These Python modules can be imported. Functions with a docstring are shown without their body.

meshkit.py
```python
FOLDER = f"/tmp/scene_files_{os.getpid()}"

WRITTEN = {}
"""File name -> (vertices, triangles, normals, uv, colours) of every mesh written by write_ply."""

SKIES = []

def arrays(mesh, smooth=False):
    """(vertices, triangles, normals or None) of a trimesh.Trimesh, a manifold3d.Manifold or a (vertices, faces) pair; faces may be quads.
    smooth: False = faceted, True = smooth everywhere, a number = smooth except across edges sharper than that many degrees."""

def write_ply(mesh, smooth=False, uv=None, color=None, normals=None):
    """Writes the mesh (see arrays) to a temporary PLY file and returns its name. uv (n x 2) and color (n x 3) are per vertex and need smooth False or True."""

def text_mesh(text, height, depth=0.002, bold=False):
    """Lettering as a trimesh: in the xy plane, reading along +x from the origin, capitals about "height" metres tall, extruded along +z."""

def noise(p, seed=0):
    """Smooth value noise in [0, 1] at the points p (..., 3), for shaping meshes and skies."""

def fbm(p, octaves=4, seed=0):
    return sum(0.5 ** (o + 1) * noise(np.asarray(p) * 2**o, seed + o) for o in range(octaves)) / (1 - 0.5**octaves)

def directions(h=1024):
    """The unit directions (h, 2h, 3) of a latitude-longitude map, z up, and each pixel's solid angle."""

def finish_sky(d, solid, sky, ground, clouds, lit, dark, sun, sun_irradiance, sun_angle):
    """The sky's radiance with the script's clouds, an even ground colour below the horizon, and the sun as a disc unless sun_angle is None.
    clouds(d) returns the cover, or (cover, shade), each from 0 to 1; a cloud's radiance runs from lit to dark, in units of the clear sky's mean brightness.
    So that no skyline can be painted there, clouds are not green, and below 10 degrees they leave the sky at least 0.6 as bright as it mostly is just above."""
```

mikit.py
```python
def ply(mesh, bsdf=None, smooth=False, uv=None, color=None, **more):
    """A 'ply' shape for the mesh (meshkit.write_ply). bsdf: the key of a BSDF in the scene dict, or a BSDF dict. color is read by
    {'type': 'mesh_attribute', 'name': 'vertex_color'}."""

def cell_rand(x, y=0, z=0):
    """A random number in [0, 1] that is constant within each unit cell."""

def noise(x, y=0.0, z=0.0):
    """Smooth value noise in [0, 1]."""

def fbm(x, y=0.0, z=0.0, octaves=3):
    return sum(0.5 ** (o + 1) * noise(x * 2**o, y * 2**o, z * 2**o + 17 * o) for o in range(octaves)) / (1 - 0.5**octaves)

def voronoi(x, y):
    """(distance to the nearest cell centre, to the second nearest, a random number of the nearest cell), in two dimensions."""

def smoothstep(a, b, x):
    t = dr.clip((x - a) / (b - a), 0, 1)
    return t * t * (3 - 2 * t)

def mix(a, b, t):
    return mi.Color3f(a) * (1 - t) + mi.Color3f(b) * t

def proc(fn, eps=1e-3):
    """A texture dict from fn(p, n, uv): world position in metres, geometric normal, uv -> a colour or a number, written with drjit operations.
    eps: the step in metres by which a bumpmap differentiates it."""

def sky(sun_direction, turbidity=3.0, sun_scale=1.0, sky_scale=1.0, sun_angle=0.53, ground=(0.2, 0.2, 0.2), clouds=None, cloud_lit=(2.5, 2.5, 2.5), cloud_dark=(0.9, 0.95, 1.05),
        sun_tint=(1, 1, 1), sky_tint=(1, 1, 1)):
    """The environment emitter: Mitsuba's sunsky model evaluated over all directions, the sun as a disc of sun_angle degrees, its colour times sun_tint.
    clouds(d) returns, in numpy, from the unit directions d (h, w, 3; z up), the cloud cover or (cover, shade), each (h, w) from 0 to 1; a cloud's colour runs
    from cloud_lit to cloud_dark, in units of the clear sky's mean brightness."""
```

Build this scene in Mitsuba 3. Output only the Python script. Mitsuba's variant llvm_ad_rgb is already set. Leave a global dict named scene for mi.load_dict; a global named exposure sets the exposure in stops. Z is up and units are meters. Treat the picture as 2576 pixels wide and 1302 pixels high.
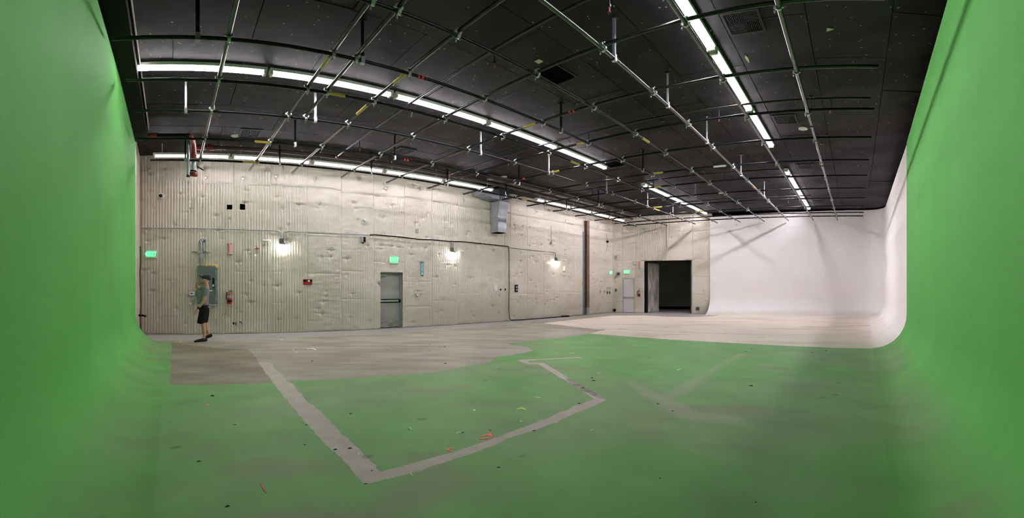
import math, random
import numpy as np, trimesh, manifold3d as m3
import mitsuba as mi, drjit as dr
import mikit, meshkit
from shapely.geometry import Polygon
from scipy.interpolate import CubicSpline

# ---------------------------------------------------------------- camera, light, exposure
T4 = mi.ScalarTransform4f
scene, labels = {'type': 'scene'}, {}
EYE, FOCAL = 1.5, 1098.0
scene['camera'] = {'type': 'perspective', 'fov_axis': 'x', 'fov': 2 * math.degrees(math.atan(1288 / FOCAL)), 'near_clip': 0.05, 'far_clip': 200.0,
                   'principal_point_offset_x': 0.0, 'principal_point_offset_y': -72.8 / 1302,
                   'to_world': T4().look_at(origin=[0, 0, EYE], target=[0, 1, EYE], up=[0, 0, 1])}
exposure = 1.55
TUBE = [21.0, 19.4, 20.6]          # radiance of the fluorescent tubes
LAMP = [30.0, 27.5, 22.5]          # lenses of the wall lamps
EXIT_GREEN = [0.02, 0.62, 0.22]

rng = np.random.default_rng(7)
random.seed(7)

# ---------------------------------------------------------------- the hall's plan
# The hall bends gently in plan, as the photograph shows it: 'a' runs towards the insulated long wall, 'b' along it,
# and hall() lays these out on the ground.  Heights are untouched.
TURN = (428.4 - 1288) / FOCAL
def hall(a, b):
    a, b = np.asarray(a, float), np.asarray(b, float)
    r = np.hypot(a, b)
    th = np.arctan2(b, a) + TURN
    return r * th, r
def W(a, b, z):
    x, y = hall(a, b)
    return np.stack(np.broadcast_arrays(x, y, np.asarray(z, float)), -1)

DEPTH, CEIL = 14.17, 5.81
F0, F1 = np.array([14.17, 22.75]), np.array([8.0, 23.9])
FD = (F1 - F0) / np.linalg.norm(F1 - F0)
FN = np.array([-FD[1], -FD[0] * -1]) if False else np.array([-0.18323023, -0.98307003])   # into the room

# ---------------------------------------------------------------- helpers
used = set()
def numbered(name):
    k, i = name, 0
    while k in used:
        i += 1; k = '%s_%03d' % (name, i)
    used.add(k); return k
def put(key, mesh, mat, smooth=False, **kw):
    key = numbered(key)
    scene[key] = mikit.ply(mesh, mat, smooth, **kw)
    return key
def thing(name, label, cat, group=None):
    k = numbered(name); labels[k] = {'label': label, 'category': cat}
    if group: labels[k]['group'] = group
    return k
def single(name, mesh, mat, label, cat, group=None, smooth=False, **kw):
    k = put(name, mesh, mat, smooth, **kw); labels[k] = {'label': label, 'category': cat}
    if group: labels[k]['group'] = group
    return k
def part(parent, name, mesh, mat, smooth=False, label=None, **kw):
    k = put(parent + '__' + name, mesh, mat, smooth, **kw)
    if label: labels[k] = {'label': label}
    return k
def struct(name, mesh, mat, smooth=False, **kw):
    k = put(name, mesh, mat, smooth, **kw); labels[k] = {'kind': 'structure'}
    return k
def cat(*ms): return trimesh.util.concatenate([m for m in ms])
def bx(x0, x1, y0, y1, z0, z1, bevel=0.0):
    if bevel <= 0:
        m = trimesh.creation.box(extents=[x1 - x0, y1 - y0, z1 - z0]); m.apply_translation([(x0 + x1) / 2, (y0 + y1) / 2, (z0 + z1) / 2]); return m
    pts, e = [], bevel
    for sx in (0, 1):
        for sy in (0, 1):
            for sz in (0, 1):
                X, Y, Z = (x0, x1)[sx], (y0, y1)[sy], (z0, z1)[sz]
                dx, dy, dz = (e, -e)[sx], (e, -e)[sy], (e, -e)[sz]
                pts += [[X, Y + dy, Z + dz], [X + dx, Y, Z + dz], [X + dx, Y + dy, Z]]
    return trimesh.convex.convex_hull(np.array(pts))
def cyl(r, p, q, sides=12):
    m = trimesh.creation.cylinder(radius=r, segment=[p, q], sections=sides); return m
def tube(points, r, sides=8, caps=True):
    p = np.asarray(points, float)
    t = np.gradient(p, axis=0); t /= np.linalg.norm(t, axis=1, keepdims=True) + 1e-12
    up = np.where(np.abs(t[:, 2:3]) < 0.95, [[0, 0, 1.0]], [[0, 1.0, 0]])
    a = np.cross(t, up); a /= np.linalg.norm(a, axis=1, keepdims=True) + 1e-12
    b = np.cross(t, a); ang = np.arange(sides) * 2 * np.pi / sides
    rr = np.broadcast_to(r, (len(p),))[:, None, None]
    v = p[:, None] + rr * (np.cos(ang)[None, :, None] * a[:, None] + np.sin(ang)[None, :, None] * b[:, None])
    i, j = np.meshgrid(np.arange(len(p) - 1), np.arange(sides), indexing='ij'); jn = (j + 1) % sides
    q = np.stack([i * sides + j, (i + 1) * sides + j, (i + 1) * sides + jn, i * sides + jn], -1).reshape(-1, 4)
    f = np.vstack([q[:, [0, 1, 2]], q[:, [0, 2, 3]]]); V = v.reshape(-1, 3)
    if caps:
        n = len(V); V = np.vstack([V, p[:1], p[-1:]]); k = np.arange(sides); kn = (k + 1) % sides; L = (len(p) - 1) * sides
        f = np.vstack([f, np.stack([np.full(sides, n), k, kn], -1), np.stack([np.full(sides, n + 1), L + kn, L + k], -1)])
    m = trimesh.Trimesh(V, f, process=False)
    if m.volume < 0: m.invert()
    return m
def lathe(profile, sections=24):
    return trimesh.creation.revolve(np.array(profile, float), sections=sections)
def warped_box(a0, a1, b0, b1, z0, z1, step=0.5):
    """A box in hall coordinates, subdivided so that it follows the hall's bend."""
    na, nb = max(1, int(np.ceil((a1 - a0) / step))), max(1, int(np.ceil((b1 - b0) / step)))
    A, B = np.meshgrid(np.linspace(a0, a1, na + 1), np.linspace(b0, b1, nb + 1), indexing='ij')
    n = A.size; idx = np.arange(n).reshape(A.shape)
    V = np.vstack([W(A, B, z0).reshape(-1, 3), W(A, B, z1).reshape(-1, 3)])
    q = np.stack([idx[:-1, :-1], idx[1:, :-1], idx[1:, 1:], idx[:-1, 1:]], -1).reshape(-1, 4)
    ring = np.concatenate([idx[:, 0], idx[-1, 1:], idx[-2::-1, -1], idx[0, -2:0:-1]]); rn = np.roll(ring, -1)
    side = np.stack([ring, rn, rn + n, ring + n], -1)
    Q = np.vstack([q[:, ::-1], q + n, side])
    m = trimesh.Trimesh(V, np.vstack([Q[:, [0, 1, 2]], Q[:, [0, 2, 3]]]), process=False)
    if m.volume < 0: m.invert()
    return m
def frame(o, t):
    """4x4: local x along t (level), local y up, local z out of the wall."""
    t = np.array([t[0], t[1], 0.0]); t /= np.linalg.norm(t); n = np.cross(t, [0, 0, 1.0])
    M = np.eye(4); M[:3, 0], M[:3, 1], M[:3, 2], M[:3, 3] = t, [0, 0, 1], n, o
    return M
SURF = 0.0
def on_long(b, z, out=0.0):
    o = W(DEPTH - out, b, z); t = W(DEPTH, b + .05, z) - W(DEPTH, b - .05, z); return frame(o, t)
def far_ab(t, out=0.0): return F0[0] + FD[0] * t + FN[0] * out, F0[1] + FD[1] * t + FN[1] * out
def on_far(t, z, out=0.0):
    o = W(*far_ab(t, out), z); d = W(*far_ab(t + .05), z) - W(*far_ab(t - .05), z); return frame(o, d)
def at(mesh, M):
    m = mesh.copy(); m.apply_transform(M); return m
def ext(poly, h, z=0.0):
    m = trimesh.creation.extrude_polygon(poly if isinstance(poly, Polygon) else Polygon(poly), h, engine='earcut'); m.apply_translation([0, 0, z]); return m

# ---------------------------------------------------------------- materials
def rgb(*c): return {'type': 'rgb', 'value': list(c)}
def mat(name, color, rough=0.5, spec=0.5, metal=0.0, bump=None, **kw):
    d = {'type': 'principled', 'base_color': color if isinstance(color, dict) else rgb(*color), 'roughness': rough, 'metallic': metal}
    if metal == 0: d['specular'] = spec
    d.update(kw)
    if bump: d = {'type': 'bumpmap', 'arbitrary': bump[0], 'scale': bump[1], 'bsdf': d}
    scene[name] = {'type': 'twosided', 'bsdf': d}
N, FB, SS, MX = mikit.noise, mikit.fbm, mikit.smoothstep, mikit.mix
GREEN = [(-9.291, 11.918), (-5.289, 6.744), (-4.499, 6.786), (-3.774, 6.929), (-3.557, 7.063), (-3.18, 7.155), (-2.573, 7.281), (-1.98, 7.548), (-1.4, 7.762), (-1.186, 7.987), (-0.976, 8.31), (-0.765, 8.569), (-0.507, 8.705), (-0.373, 9.089), (-0.338, 9.509), (0.027, 9.792), (0.294, 10.092), (0.557, 10.544), (0.419, 10.965), (0.125, 11.422), (-0.15, 11.79), (0.242, 12.093), (0.681, 12.458), (1.644, 13.369), (2.548, 14.347), (2.867, 14.053), (4.184, 13.051), (4.728, 12.601), (6.69, 11.55), (8.068, 10.936), (8.915, 10.793), (9.943, 10.477), (14.9, 9.0), (20, 5), (20, -6), (-20, -6), (-20, 8), (-12.5, 11.95)]
WHITE = [(1.31, 18.673), (2.292, 17.121), (2.994, 15.882), (3.451, 15.656), (2.981, 15.082), (2.574, 14.422), (2.867, 14.053), (4.184, 13.051), (4.728, 12.601), (6.69, 11.55), (8.068, 10.936), (8.915, 10.793), (9.943, 10.477), (16, 12), (40, 24), (18, 30), (10.576, 23.132), (9.283, 22.5), (8.144, 22.812), (7.175, 23.801), (5.423, 23.63), (3.068, 20.795)]
DARK = [(-9.291, 11.918), (-6.56, 8.394), (-5.289, 6.744), (-4.499, 6.786), (-3.774, 6.929), (-5.045, 8.751), (-6.449, 10.681), (-7.175, 10.821), (-8.085, 11.265)]
STRIPEA = [(-5.124, 8.802), (-4.625, 8.102), (-4.112, 7.379), (-3.737, 6.845), (-3.46, 6.445), (-3.115, 5.979), (-2.891, 5.672), (-2.688, 5.395), (-2.395, 4.988), (-2.148, 4.671), (-2.048, 4.543), (-1.895, 4.335), (-1.642, 4.007), (-1.669, 4.064), (-1.486, 3.807), (-1.272, 3.524), (-1.132, 3.346), (-1.082, 3.354), (-0.98, 3.424), (-0.833, 3.524), (-0.683, 3.66), (-0.537, 3.796), (-0.381, 3.955), (-0.211, 4.14), (-0.025, 4.358), (0.223, 4.584), (0.5, 4.906), (0.489, 4.879), (0.761, 5.226), (1.065, 5.578), (1.263, 5.849), (1.113, 5.902), (0.883, 5.626), (0.8, 5.578), (0.715, 5.418), (0.658, 5.353), (0.592, 5.301), (0.52, 5.185), (0.387, 4.99), (0.247, 4.897), (0.305, 4.906), (0.079, 4.648), (-0.125, 4.416), (-0.31, 4.219), (-0.561, 3.967), (-0.719, 3.851), (-0.866, 3.732), (-0.982, 3.63), (-1.076, 3.562), (-1.134, 3.63), (-1.149, 3.68), (-1.284, 3.874), (-1.412, 4.064), (-1.523, 4.192), (-1.642, 4.358), (-1.769, 4.506), (-1.891, 4.681), (-1.997, 4.835), (-2.079, 4.98), (-2.185, 5.095), (-2.426, 5.428), (-2.559, 5.612), (-2.704, 5.758), (-2.948, 6.131), (-3.007, 6.204), (-3.26, 6.573), (-3.528, 6.953), (-3.629, 7.027), (-3.844, 7.379), (-4.177, 7.815), (-4.477, 8.202), (-4.67, 8.519), (-4.781, 8.687), (-4.964, 8.802)]
STRIPEB = [(1.263, 5.849), (1.113, 5.902), (1.044, 6.206), (1.012, 6.448), (0.967, 6.642), (0.924, 6.883), (0.874, 7.105), (0.798, 7.301), (0.757, 7.551), (0.668, 7.912), (0.604, 8.257), (0.53, 8.578), (0.298, 8.634), (0.223, 8.748), (0.118, 9.047), (0.213, 9.173), (0.719, 9.263), (1.495, 9.529), (1.491, 9.367), (0.924, 9.211), (0.332, 9.01), (0.344, 8.807), (0.638, 8.725), (0.753, 8.257), (0.85, 7.773), (0.913, 7.424), (1.058, 6.743), (1.196, 6.265)]
GOUGE = [(0.891, 7.382), (0.975, 7.143), (1.083, 6.709), (1.194, 6.253), (1.259, 5.865), (1.207, 5.902), (1.104, 6.148), (1.007, 6.416), (0.919, 6.848)]
SMUDGE = [[(1.902, 6.914), (1.969, 6.141)], [(1.969, 6.141), (2.086, 5.56)], [(2.071, 5.656), (2.111, 5.128)], [(2.087, 5.128), (2.446, 5.049)], [(2.114, 5.92), (2.846, 6.914)], [(2.846, 6.914), (3.817, 8.186)], [(3.652, 7.987), (5.235, 9.91)]]
def inside(px, py, poly):
    r = mi.Bool(False)
    for (x1, y1), (x2, y2) in zip(poly, poly[1:] + poly[:1]):
        if y1 == y2: continue
        c = ((y1 > py) != (y2 > py)) & (px < (x2 - x1) / (y2 - y1) * (py - y1) + x1)
        r = r ^ c
    return r
def seg_dist(px, py, s):
    (x1, y1), (x2, y2) = s; dx, dy = x2 - x1, y2 - y1
    t = dr.clip(((px - x1) * dx + (py - y1) * dy) / (dx * dx + dy * dy), 0, 1)
    return dr.sqrt(dr.square(px - x1 - t * dx) + dr.square(py - y1 - t * dy))
GREEN_PAINT, GREEN_WORN = (0.128, 0.325, 0.092), (0.185, 0.290, 0.138)
def green_floor(x, y, mid):
    worn = SS(.38, .72, FB(x * .42 + 3, y * .62, 31.0)) * .75
    gc = MX(GREEN_PAINT, GREEN_WORN, worn) * (.86 + .28 * mid)
    brown = SS(.66, .78, FB(x * .7 + 8, y * 1.1, 41.0)) * .5
    return MX(gc, (0.21, 0.20, 0.13), brown)
def floor_color(p, n, uv):
    x, y = p.x, p.y
    big, mid, fine = FB(x * .55, y * .55, 1.0), FB(x * 2.1, y * 2.1, 5.0), N(x * 9, y * 9, 2.0)
    jx, jy = x + (FB(x * 6, y * 6, 7) - .5) * .035, y + (FB(x * 6, y * 6, 9) - .5) * .035
    # bare concrete, with polishing marks
    streak = FB(x * 1.1 + y * .3, y * 3.2, 11.0)
    c = MX((0.265, 0.235, 0.192), (0.39, 0.36, 0.315), SS(.3, .75, streak * .6 + big * .4))
    dk = inside(jx, jy, DARK)
    c = dr.select(dk, c * mi.Color3f(.72, .68, .62), c)
    # grey band along the insulated wall: one stride deep
    r = y; th = x / dr.maximum(y, .1) - TURN
    a, b = r * dr.cos(th), r * dr.sin(th)
    lim = 12.42 + .035 * b
    band = (a > lim) & (b < 17.5) | (b > 21.6) & (a > 7)
    c = dr.select(band, MX((0.31, 0.30, 0.29), (0.37, 0.36, 0.35), mid), c)
    # white paint, worn in bands
    wear = SS(.45, .8, FB(x * .5, y * 1.5, 21.0)) * .75
    wc = MX((0.70, 0.62, 0.53), (0.52, 0.43, 0.33), wear)
    wc = MX(wc, (0.66, 0.62, 0.56), SS(.35, .6, mid) * .35)
    wh = inside(jx, jy, WHITE)
    c = dr.select(wh, wc, c)
    crack = (dr.abs(b - 13.6 - .2 * N(a * .5, 3.0)) < .02 + .02 * fine) & (a > 2) & (a < 8.2)
    c = dr.select(wh & crack, mi.Color3f(.16, .13, .1), c)
    # chroma green paint, greyed by traffic
    gc = green_floor(x, y, mid)
    sm = mi.Float(0)
    for s, w in zip(SMUDGE, (.10, .13, .19, .17, .11, .11, .10)):
        sm = dr.maximum(sm, (1 - SS(w * .45, w * 1.5, seg_dist(jx, jy, s) + (mid - .5) * .16)) * (.42 if w > .12 else .3))
    gc = MX(gc, (0.37, 0.31, 0.28), sm)
    gr = inside(jx, jy, GREEN)
    c = dr.select(gr, gc, c)
    # strips where tape has pulled the paint off
    st = inside(jx, jy, STRIPEA) | inside(jx, jy, STRIPEB)
    sc = MX((0.40, 0.345, 0.31), (0.47, 0.42, 0.39), big) * (.93 + .14 * fine)
    c = dr.select(st, sc, c)
    c = dr.select(inside(jx, jy, GOUGE), sc * (.38 + .3 * fine), c)
    # dark scuffs
    d1, d2, k = mikit.voronoi(x * .9, y * .9)
    c = c * (1 - .35 * (1 - SS(.01, .05, d1 + (fine - .5) * .05)) * dr.select(k > .85, 1.0, 0.0))
    return c
def ceiling_color(p, n, uv):
    s = FB(p.x * .8, p.y * .8, 3.0); f = FB(p.x * 4, p.y * 4, 8.0)
    c = MX((0.006, 0.006, 0.0065), (0.019, 0.018, 0.0185), SS(.35, .7, s)) * (.8 + .4 * f)
    d1, d2, k = mikit.voronoi(p.x * 1.7, p.y * 1.7)
    e1, e2, k2 = mikit.voronoi(p.x * 4.1 + 7, p.y * 4.1)
    spot = dr.select((d1 < .03 * k) & (k > .45), 1.0, 0.0) + dr.select((e1 < .05 * k2) & (k2 > .8), 1.0, 0.0)
    return MX(c, (0.42, 0.40, 0.36), dr.minimum(spot, 1) * .8)
def vinyl_color(p, n, uv):
    big = FB(p.x * .7, p.y * .7, p.z * .6); fine = FB(p.x * 6, p.y * 6, p.z * 9)
    c = MX((0.61, 0.555, 0.475), (0.68, 0.63, 0.555), SS(.3, .7, big))
    stain = SS(.60, .75, FB(p.x * 1.6 + 4, p.y * 1.6, p.z * 1.9 + 3))
    c = MX(c, (0.46, 0.44, 0.375), stain * .4)
    return c * (.93 + .12 * fine)
def green_color(p, n, uv):
    f = FB(p.x * 1.2, p.y * 1.2, p.z * .35 + 2)
    v = N(p.x * 7 + p.y * 7, 3.0, p.z * .3)
    w = MX((0.105, 0.40, 0.088), (0.135, 0.44, 0.115), f) * (.985 + .03 * v)
    return MX(green_floor(p.x, p.y, FB(p.x * 2.1, p.y * 2.1, 5.0)), w, SS(.0, .45, p.z + (f - .5) * .1))
def white_color(p, n, uv):
    f = FB(p.x * .8, p.y * .8, p.z * .9)
    c = MX((0.86, 0.84, 0.845), (0.90, 0.885, 0.89), f)
    low = (1 - SS(.02, .35, p.z + (f - .5) * .3))
    return MX(c, (0.66, 0.60, 0.53), low * .8)
def rust_color(p, n, uv):
    return MX((0.13, 0.075, 0.045), (0.20, 0.125, 0.085), FB(p.x * 3, p.y * 3, p.z * 2))
def galv_color(p, n, uv):
    return MX((0.30, 0.335, 0.37), (0.44, 0.475, 0.51), FB(p.x * 5, p.y * 5, p.z * 4))
def door_color(p, n, uv):
    return MX((0.31, 0.31, 0.275), (0.41, 0.41, 0.37), FB(p.x * 2.5, p.y * 2.5, p.z * 3)) * (1 - .4 * (1 - SS(.05, .45, p.z)) * SS(.4, .6, FB(p.x * 9, p.y * 9, p.z * 9)))
def leaf_color(p, n, uv):
    return MX((0.30, 0.28, 0.25), (0.58, 0.55, 0.50), SS(.3, .7, FB(p.x * 3, p.y * 3, p.z * 1.2)))
P_ = mikit.proc
mat('floor_paint', P_(floor_color), .5, .16)
mat('ceiling_black', P_(ceiling_color), .62, .10)
def vinyl_bump(p, n, uv):
    s = p.x + p.y * .6
    patch = SS(.30, .6, FB(s * .8, p.z * .9, 6.0))
    return (FB(s * 3.2, p.z * 24, 2.0) * .8 + FB(s * 9, p.z * 15, 12.0) * .4) * patch + .5 * FB(s * 2.2, p.z * 2.4, 19.0)
mat('vinyl', P_(vinyl_color), .4, .4, bump=(P_(vinyl_bump, 4e-3), .016))
mat('green_paint', P_(green_color), .7, .12)
mat('white_paint', P_(white_color), .6, .3)
mat('rust_steel', P_(rust_color), .6, .3)
mat('galvanised', P_(galv_color), .4, metal=.85)
mat('door_grey', P_(door_color), .5, .4)
mat('dirty_foil', P_(leaf_color), .5, .4)
mat('black_paint', (0.006, 0.006, 0.007), .16, .16)
mat('vent_black', (0.016, 0.016, 0.017), .6, .15)
mat('black_matt', (0.009, 0.009, 0.009), .8, .08)
mat('dark_cavity', (0.02, 0.018, 0.016), .9, .1)
mat('pipe_steel', (0.11, 0.11, 0.11), .2, metal=.95)
mat('pipe_dark', (0.05, 0.05, 0.052), .18, metal=.9)
mat('zinc', (0.50, 0.52, 0.52), .3, metal=.9)
mat('chrome', (0.75, 0.75, 0.75), .2, metal=1.0)
mat('white_enamel', (0.80, 0.79, 0.76), .4, .5)
mat('cream_plastic', (0.66, 0.63, 0.55), .45, .5)
mat('grey_enamel', (0.118, 0.155, 0.15), .45, .45)
mat('grey_box', (0.30, 0.31, 0.31), .5, .4)
mat('lamp_housing', (0.055, 0.058, 0.055), .5, .4)
mat('red_paint', (0.20, 0.030, 0.022), .4, .35)
mat('faint_coral', (0.36, 0.20, 0.12), .6, .2)
mat('dark_red', (0.15, 0.025, 0.018), .45, .4)
mat('sign_red', (0.33, 0.02, 0.03), .4, .4)
mat('pink_sign', (0.62, 0.33, 0.32), .45, .4)
mat('blue_sign', (0.10, 0.29, 0.36), .45, .4)
mat('sign_white', (0.78, 0.78, 0.78), .45, .4)
mat('yellow_tape', (0.52, 0.39, 0.07), .5, .4)
mat('pale_yellow_tape', (0.66, 0.58, 0.32), .5, .4)
mat('red_tape', (0.62, 0.05, 0.03), .5, .4)
mat('coral_tape', (0.78, 0.15, 0.11), .5, .4)
mat('lime_tape', (0.52, 0.72, 0.10), .5, .4)
mat('mint_tape', (0.24, 0.56, 0.27), .5, .4)
mat('white_tape', (0.72, 0.70, 0.62), .5, .4)
mat('brown_dark', (0.05, 0.033, 0.028), .5, .35)
mat('yellow_foam', (0.60, 0.44, 0.17), .8, .2)
mat('room_grey', (0.42, 0.40, 0.36), .7, .25)
mat('door_white', (0.68, 0.655, 0.66), .4, .45)
mat('paper', (0.55, 0.50, 0.36), .8, .1)
mat('skin', (0.50, 0.29, 0.20), .5, .35)
mat('shirt', (0.20, 0.19, 0.205), .85, .15)
mat('shorts', (0.010, 0.010, 0.011), .85, .1)
mat('shoe', (0.008, 0.008, 0.009), .6, .3)
mat('cap', (0.022, 0.024, 0.036), .8, .15)
mat('beard', (0.20, 0.17, 0.15), .8, .1)
scene['black_void'] = {'type': 'diffuse', 'reflectance': rgb(.004, .004, .004)}
# ---------------------------------------------------------------- floor
FX, FY = np.meshgrid(np.linspace(-17, 27, 45), np.linspace(-5, 31, 37), indexing='ij')
fi = np.arange(FX.size).reshape(FX.shape)
fq = np.stack([fi[:-1, :-1], fi[1:, :-1], fi[1:, 1:], fi[:-1, 1:]], -1).reshape(-1, 4)
struct('floor', (np.stack([FX, FY, 0 * FX], -1).reshape(-1, 3), fq), 'floor_paint')

# ---------------------------------------------------------------- ceiling: a deck with sheets screwed to it
struct('ceiling', bx(-17, 27, -5, 31, CEIL + .03, CEIL + .12), 'black_matt')
arow = np.arange(-1.92, 14.4, 1.35)
npan = 0
for i, a0 in enumerate(arow):
    a1 = min(a0 + 1.35, 14.3); off = (i % 2) * 1.35
    for b0 in np.arange(-1.3 - off, 24.5, 2.7):
        b1 = min(b0 + 2.7, 24.6); bb0 = max(b0, -1.3)
        if b1 - bb0 < .3 or a1 - a0 < .2: continue
        phi = math.atan2((bb0 + b1) / 2, (a0 + a1) / 2)
        if not (-.75 < phi < 2.3) or math.hypot(max(abs(a0), abs(a1)), max(abs(bb0), abs(b1))) < 2.0: continue
        dz = rng.uniform(-.006, .006); g = .006
        m = warped_box(a0 + g, a1 - g, bb0 + g, b1 - g, CEIL - .004 + dz, CEIL + .032, .45)
        part('ceiling', 'panel', m, 'ceiling_black'); npan += 1
for b0, b1, a0, a1 in ((-1.05, -.62, 2.2, 11.9),):
    struct('trim_1', warped_box(a0, a1, b0, b1, 5.50, CEIL, .4), 'black_matt')
struct('trim_2', warped_box(2.0, 11.6, -.58, -.565, 5.70, CEIL - .005, .4), 'cream_plastic')

# ---------------------------------------------------------------- cyclorama: one coved sweep, green and white
def a_right(b): return -1.28 - .022 * (np.asarray(b, float) - 11)
def arc_profile(R, ztop, n=18, wall=10):
    """(distance from the wall, height): floor tangent, cove, wall top."""
    t = np.linspace(0, np.pi / 2, n)
    c = np.stack([R * (1 - np.sin(t)), R * (1 - np.cos(t))], -1)
    c[0, 1] = .0008
    return np.vstack([c, np.stack([np.zeros(wall), np.linspace(R, ztop, wall + 1)[1:]], -1)])
def sweep(rows, key, material, thick=.10):
    """rows: (path, profile, 3). Gives the sheet a back so that its edges show thickness."""
    P = np.asarray(rows); n, m = P.shape[:2]
    idx = np.arange(n * m).reshape(n, m)
    q = np.stack([idx[:-1, :-1], idx[1:, :-1], idx[1:, 1:], idx[:-1, 1:]], -1).reshape(-1, 4)
    M = trimesh.Trimesh(P.reshape(-1, 3), np.vstack([q[:, [0, 1, 2]], q[:, [0, 2, 3]]]), process=False)
    c = np.array([2.0, 8.0, 3.0])
    fn, fc = M.face_normals, M.triangles_center
    if np.median(((c - fc) * fn).sum(1)) < 0: M = trimesh.Trimesh(M.vertices, M.faces[:, ::-1], process=False)
    nv = meshkit.arrays(M, True)[2]
    back = P.reshape(-1, 3) - nv * thick
    back[:, 2] = np.minimum(np.maximum(back[:, 2], -.05), P.reshape(-1, 3)[:, 2])
    k = len(M.vertices); rim = np.concatenate([idx[:, -1], idx[-1, -2::-1]]); rim2 = idx[0, :]
    def strip(r): return np.stack([r[:-1], r[1:], r[1:] + k, r[:-1] + k], -1)
    s = np.vstack([strip(rim), strip(rim2)]); s = np.vstack([s[:, [0, 1, 2]], s[:, [0, 2, 3]]])
    full = trimesh.Trimesh(np.vstack([M.vertices, back]), np.vstack([M.faces, M.faces[:, ::-1] + k, s]), process=False)
    return struct(key, full, material, 40)
RC = .85
# green, left: from the free end by the insulated wall back past the camera, round behind it, and along the right
left = [(a, -.96) for a in np.linspace(11.93, 1.5, 60)]
rows = []
for a, b in left:
    zt = np.interp(a, [1.5, 5.8, 8.2, 11.9], [5.3, 5.32, 5.5, 5.56])
    pr = arc_profile(RC, zt); rows.append(W(a, b + pr[:, 0], pr[:, 1]))
right = [(a_right(b), b) for b in np.linspace(2.0, 10.95, 55)]
rrows = []
for a, b in right:
    pr = arc_profile(RC, 5.16); rrows.append(W(a + pr[:, 0], b, pr[:, 1]))
x0, y0 = rows[-1][-1][:2]; x1, y1 = rrows[0][-1][:2]
knots = np.array([[x0, y0], [x0 + .35, y0 - 1.6], [-1.2, -2.6], [.6, -3.0], [2.4, -2.4], [x1 - .35, y1 - 1.7], [x1, y1]])
s = np.concatenate([[0], np.cumsum(np.linalg.norm(np.diff(knots, axis=0), axis=1))])
d0 = rows[-1][-1][:2] - rows[-2][-1][:2]; d1 = rrows[1][-1][:2] - rrows[0][-1][:2]
sp = CubicSpline(s, knots, bc_type=((1, d0 / np.linalg.norm(d0)), (1, d1 / np.linalg.norm(d1))))
u = np.linspace(0, s[-1], 40)[1:-1]
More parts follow.
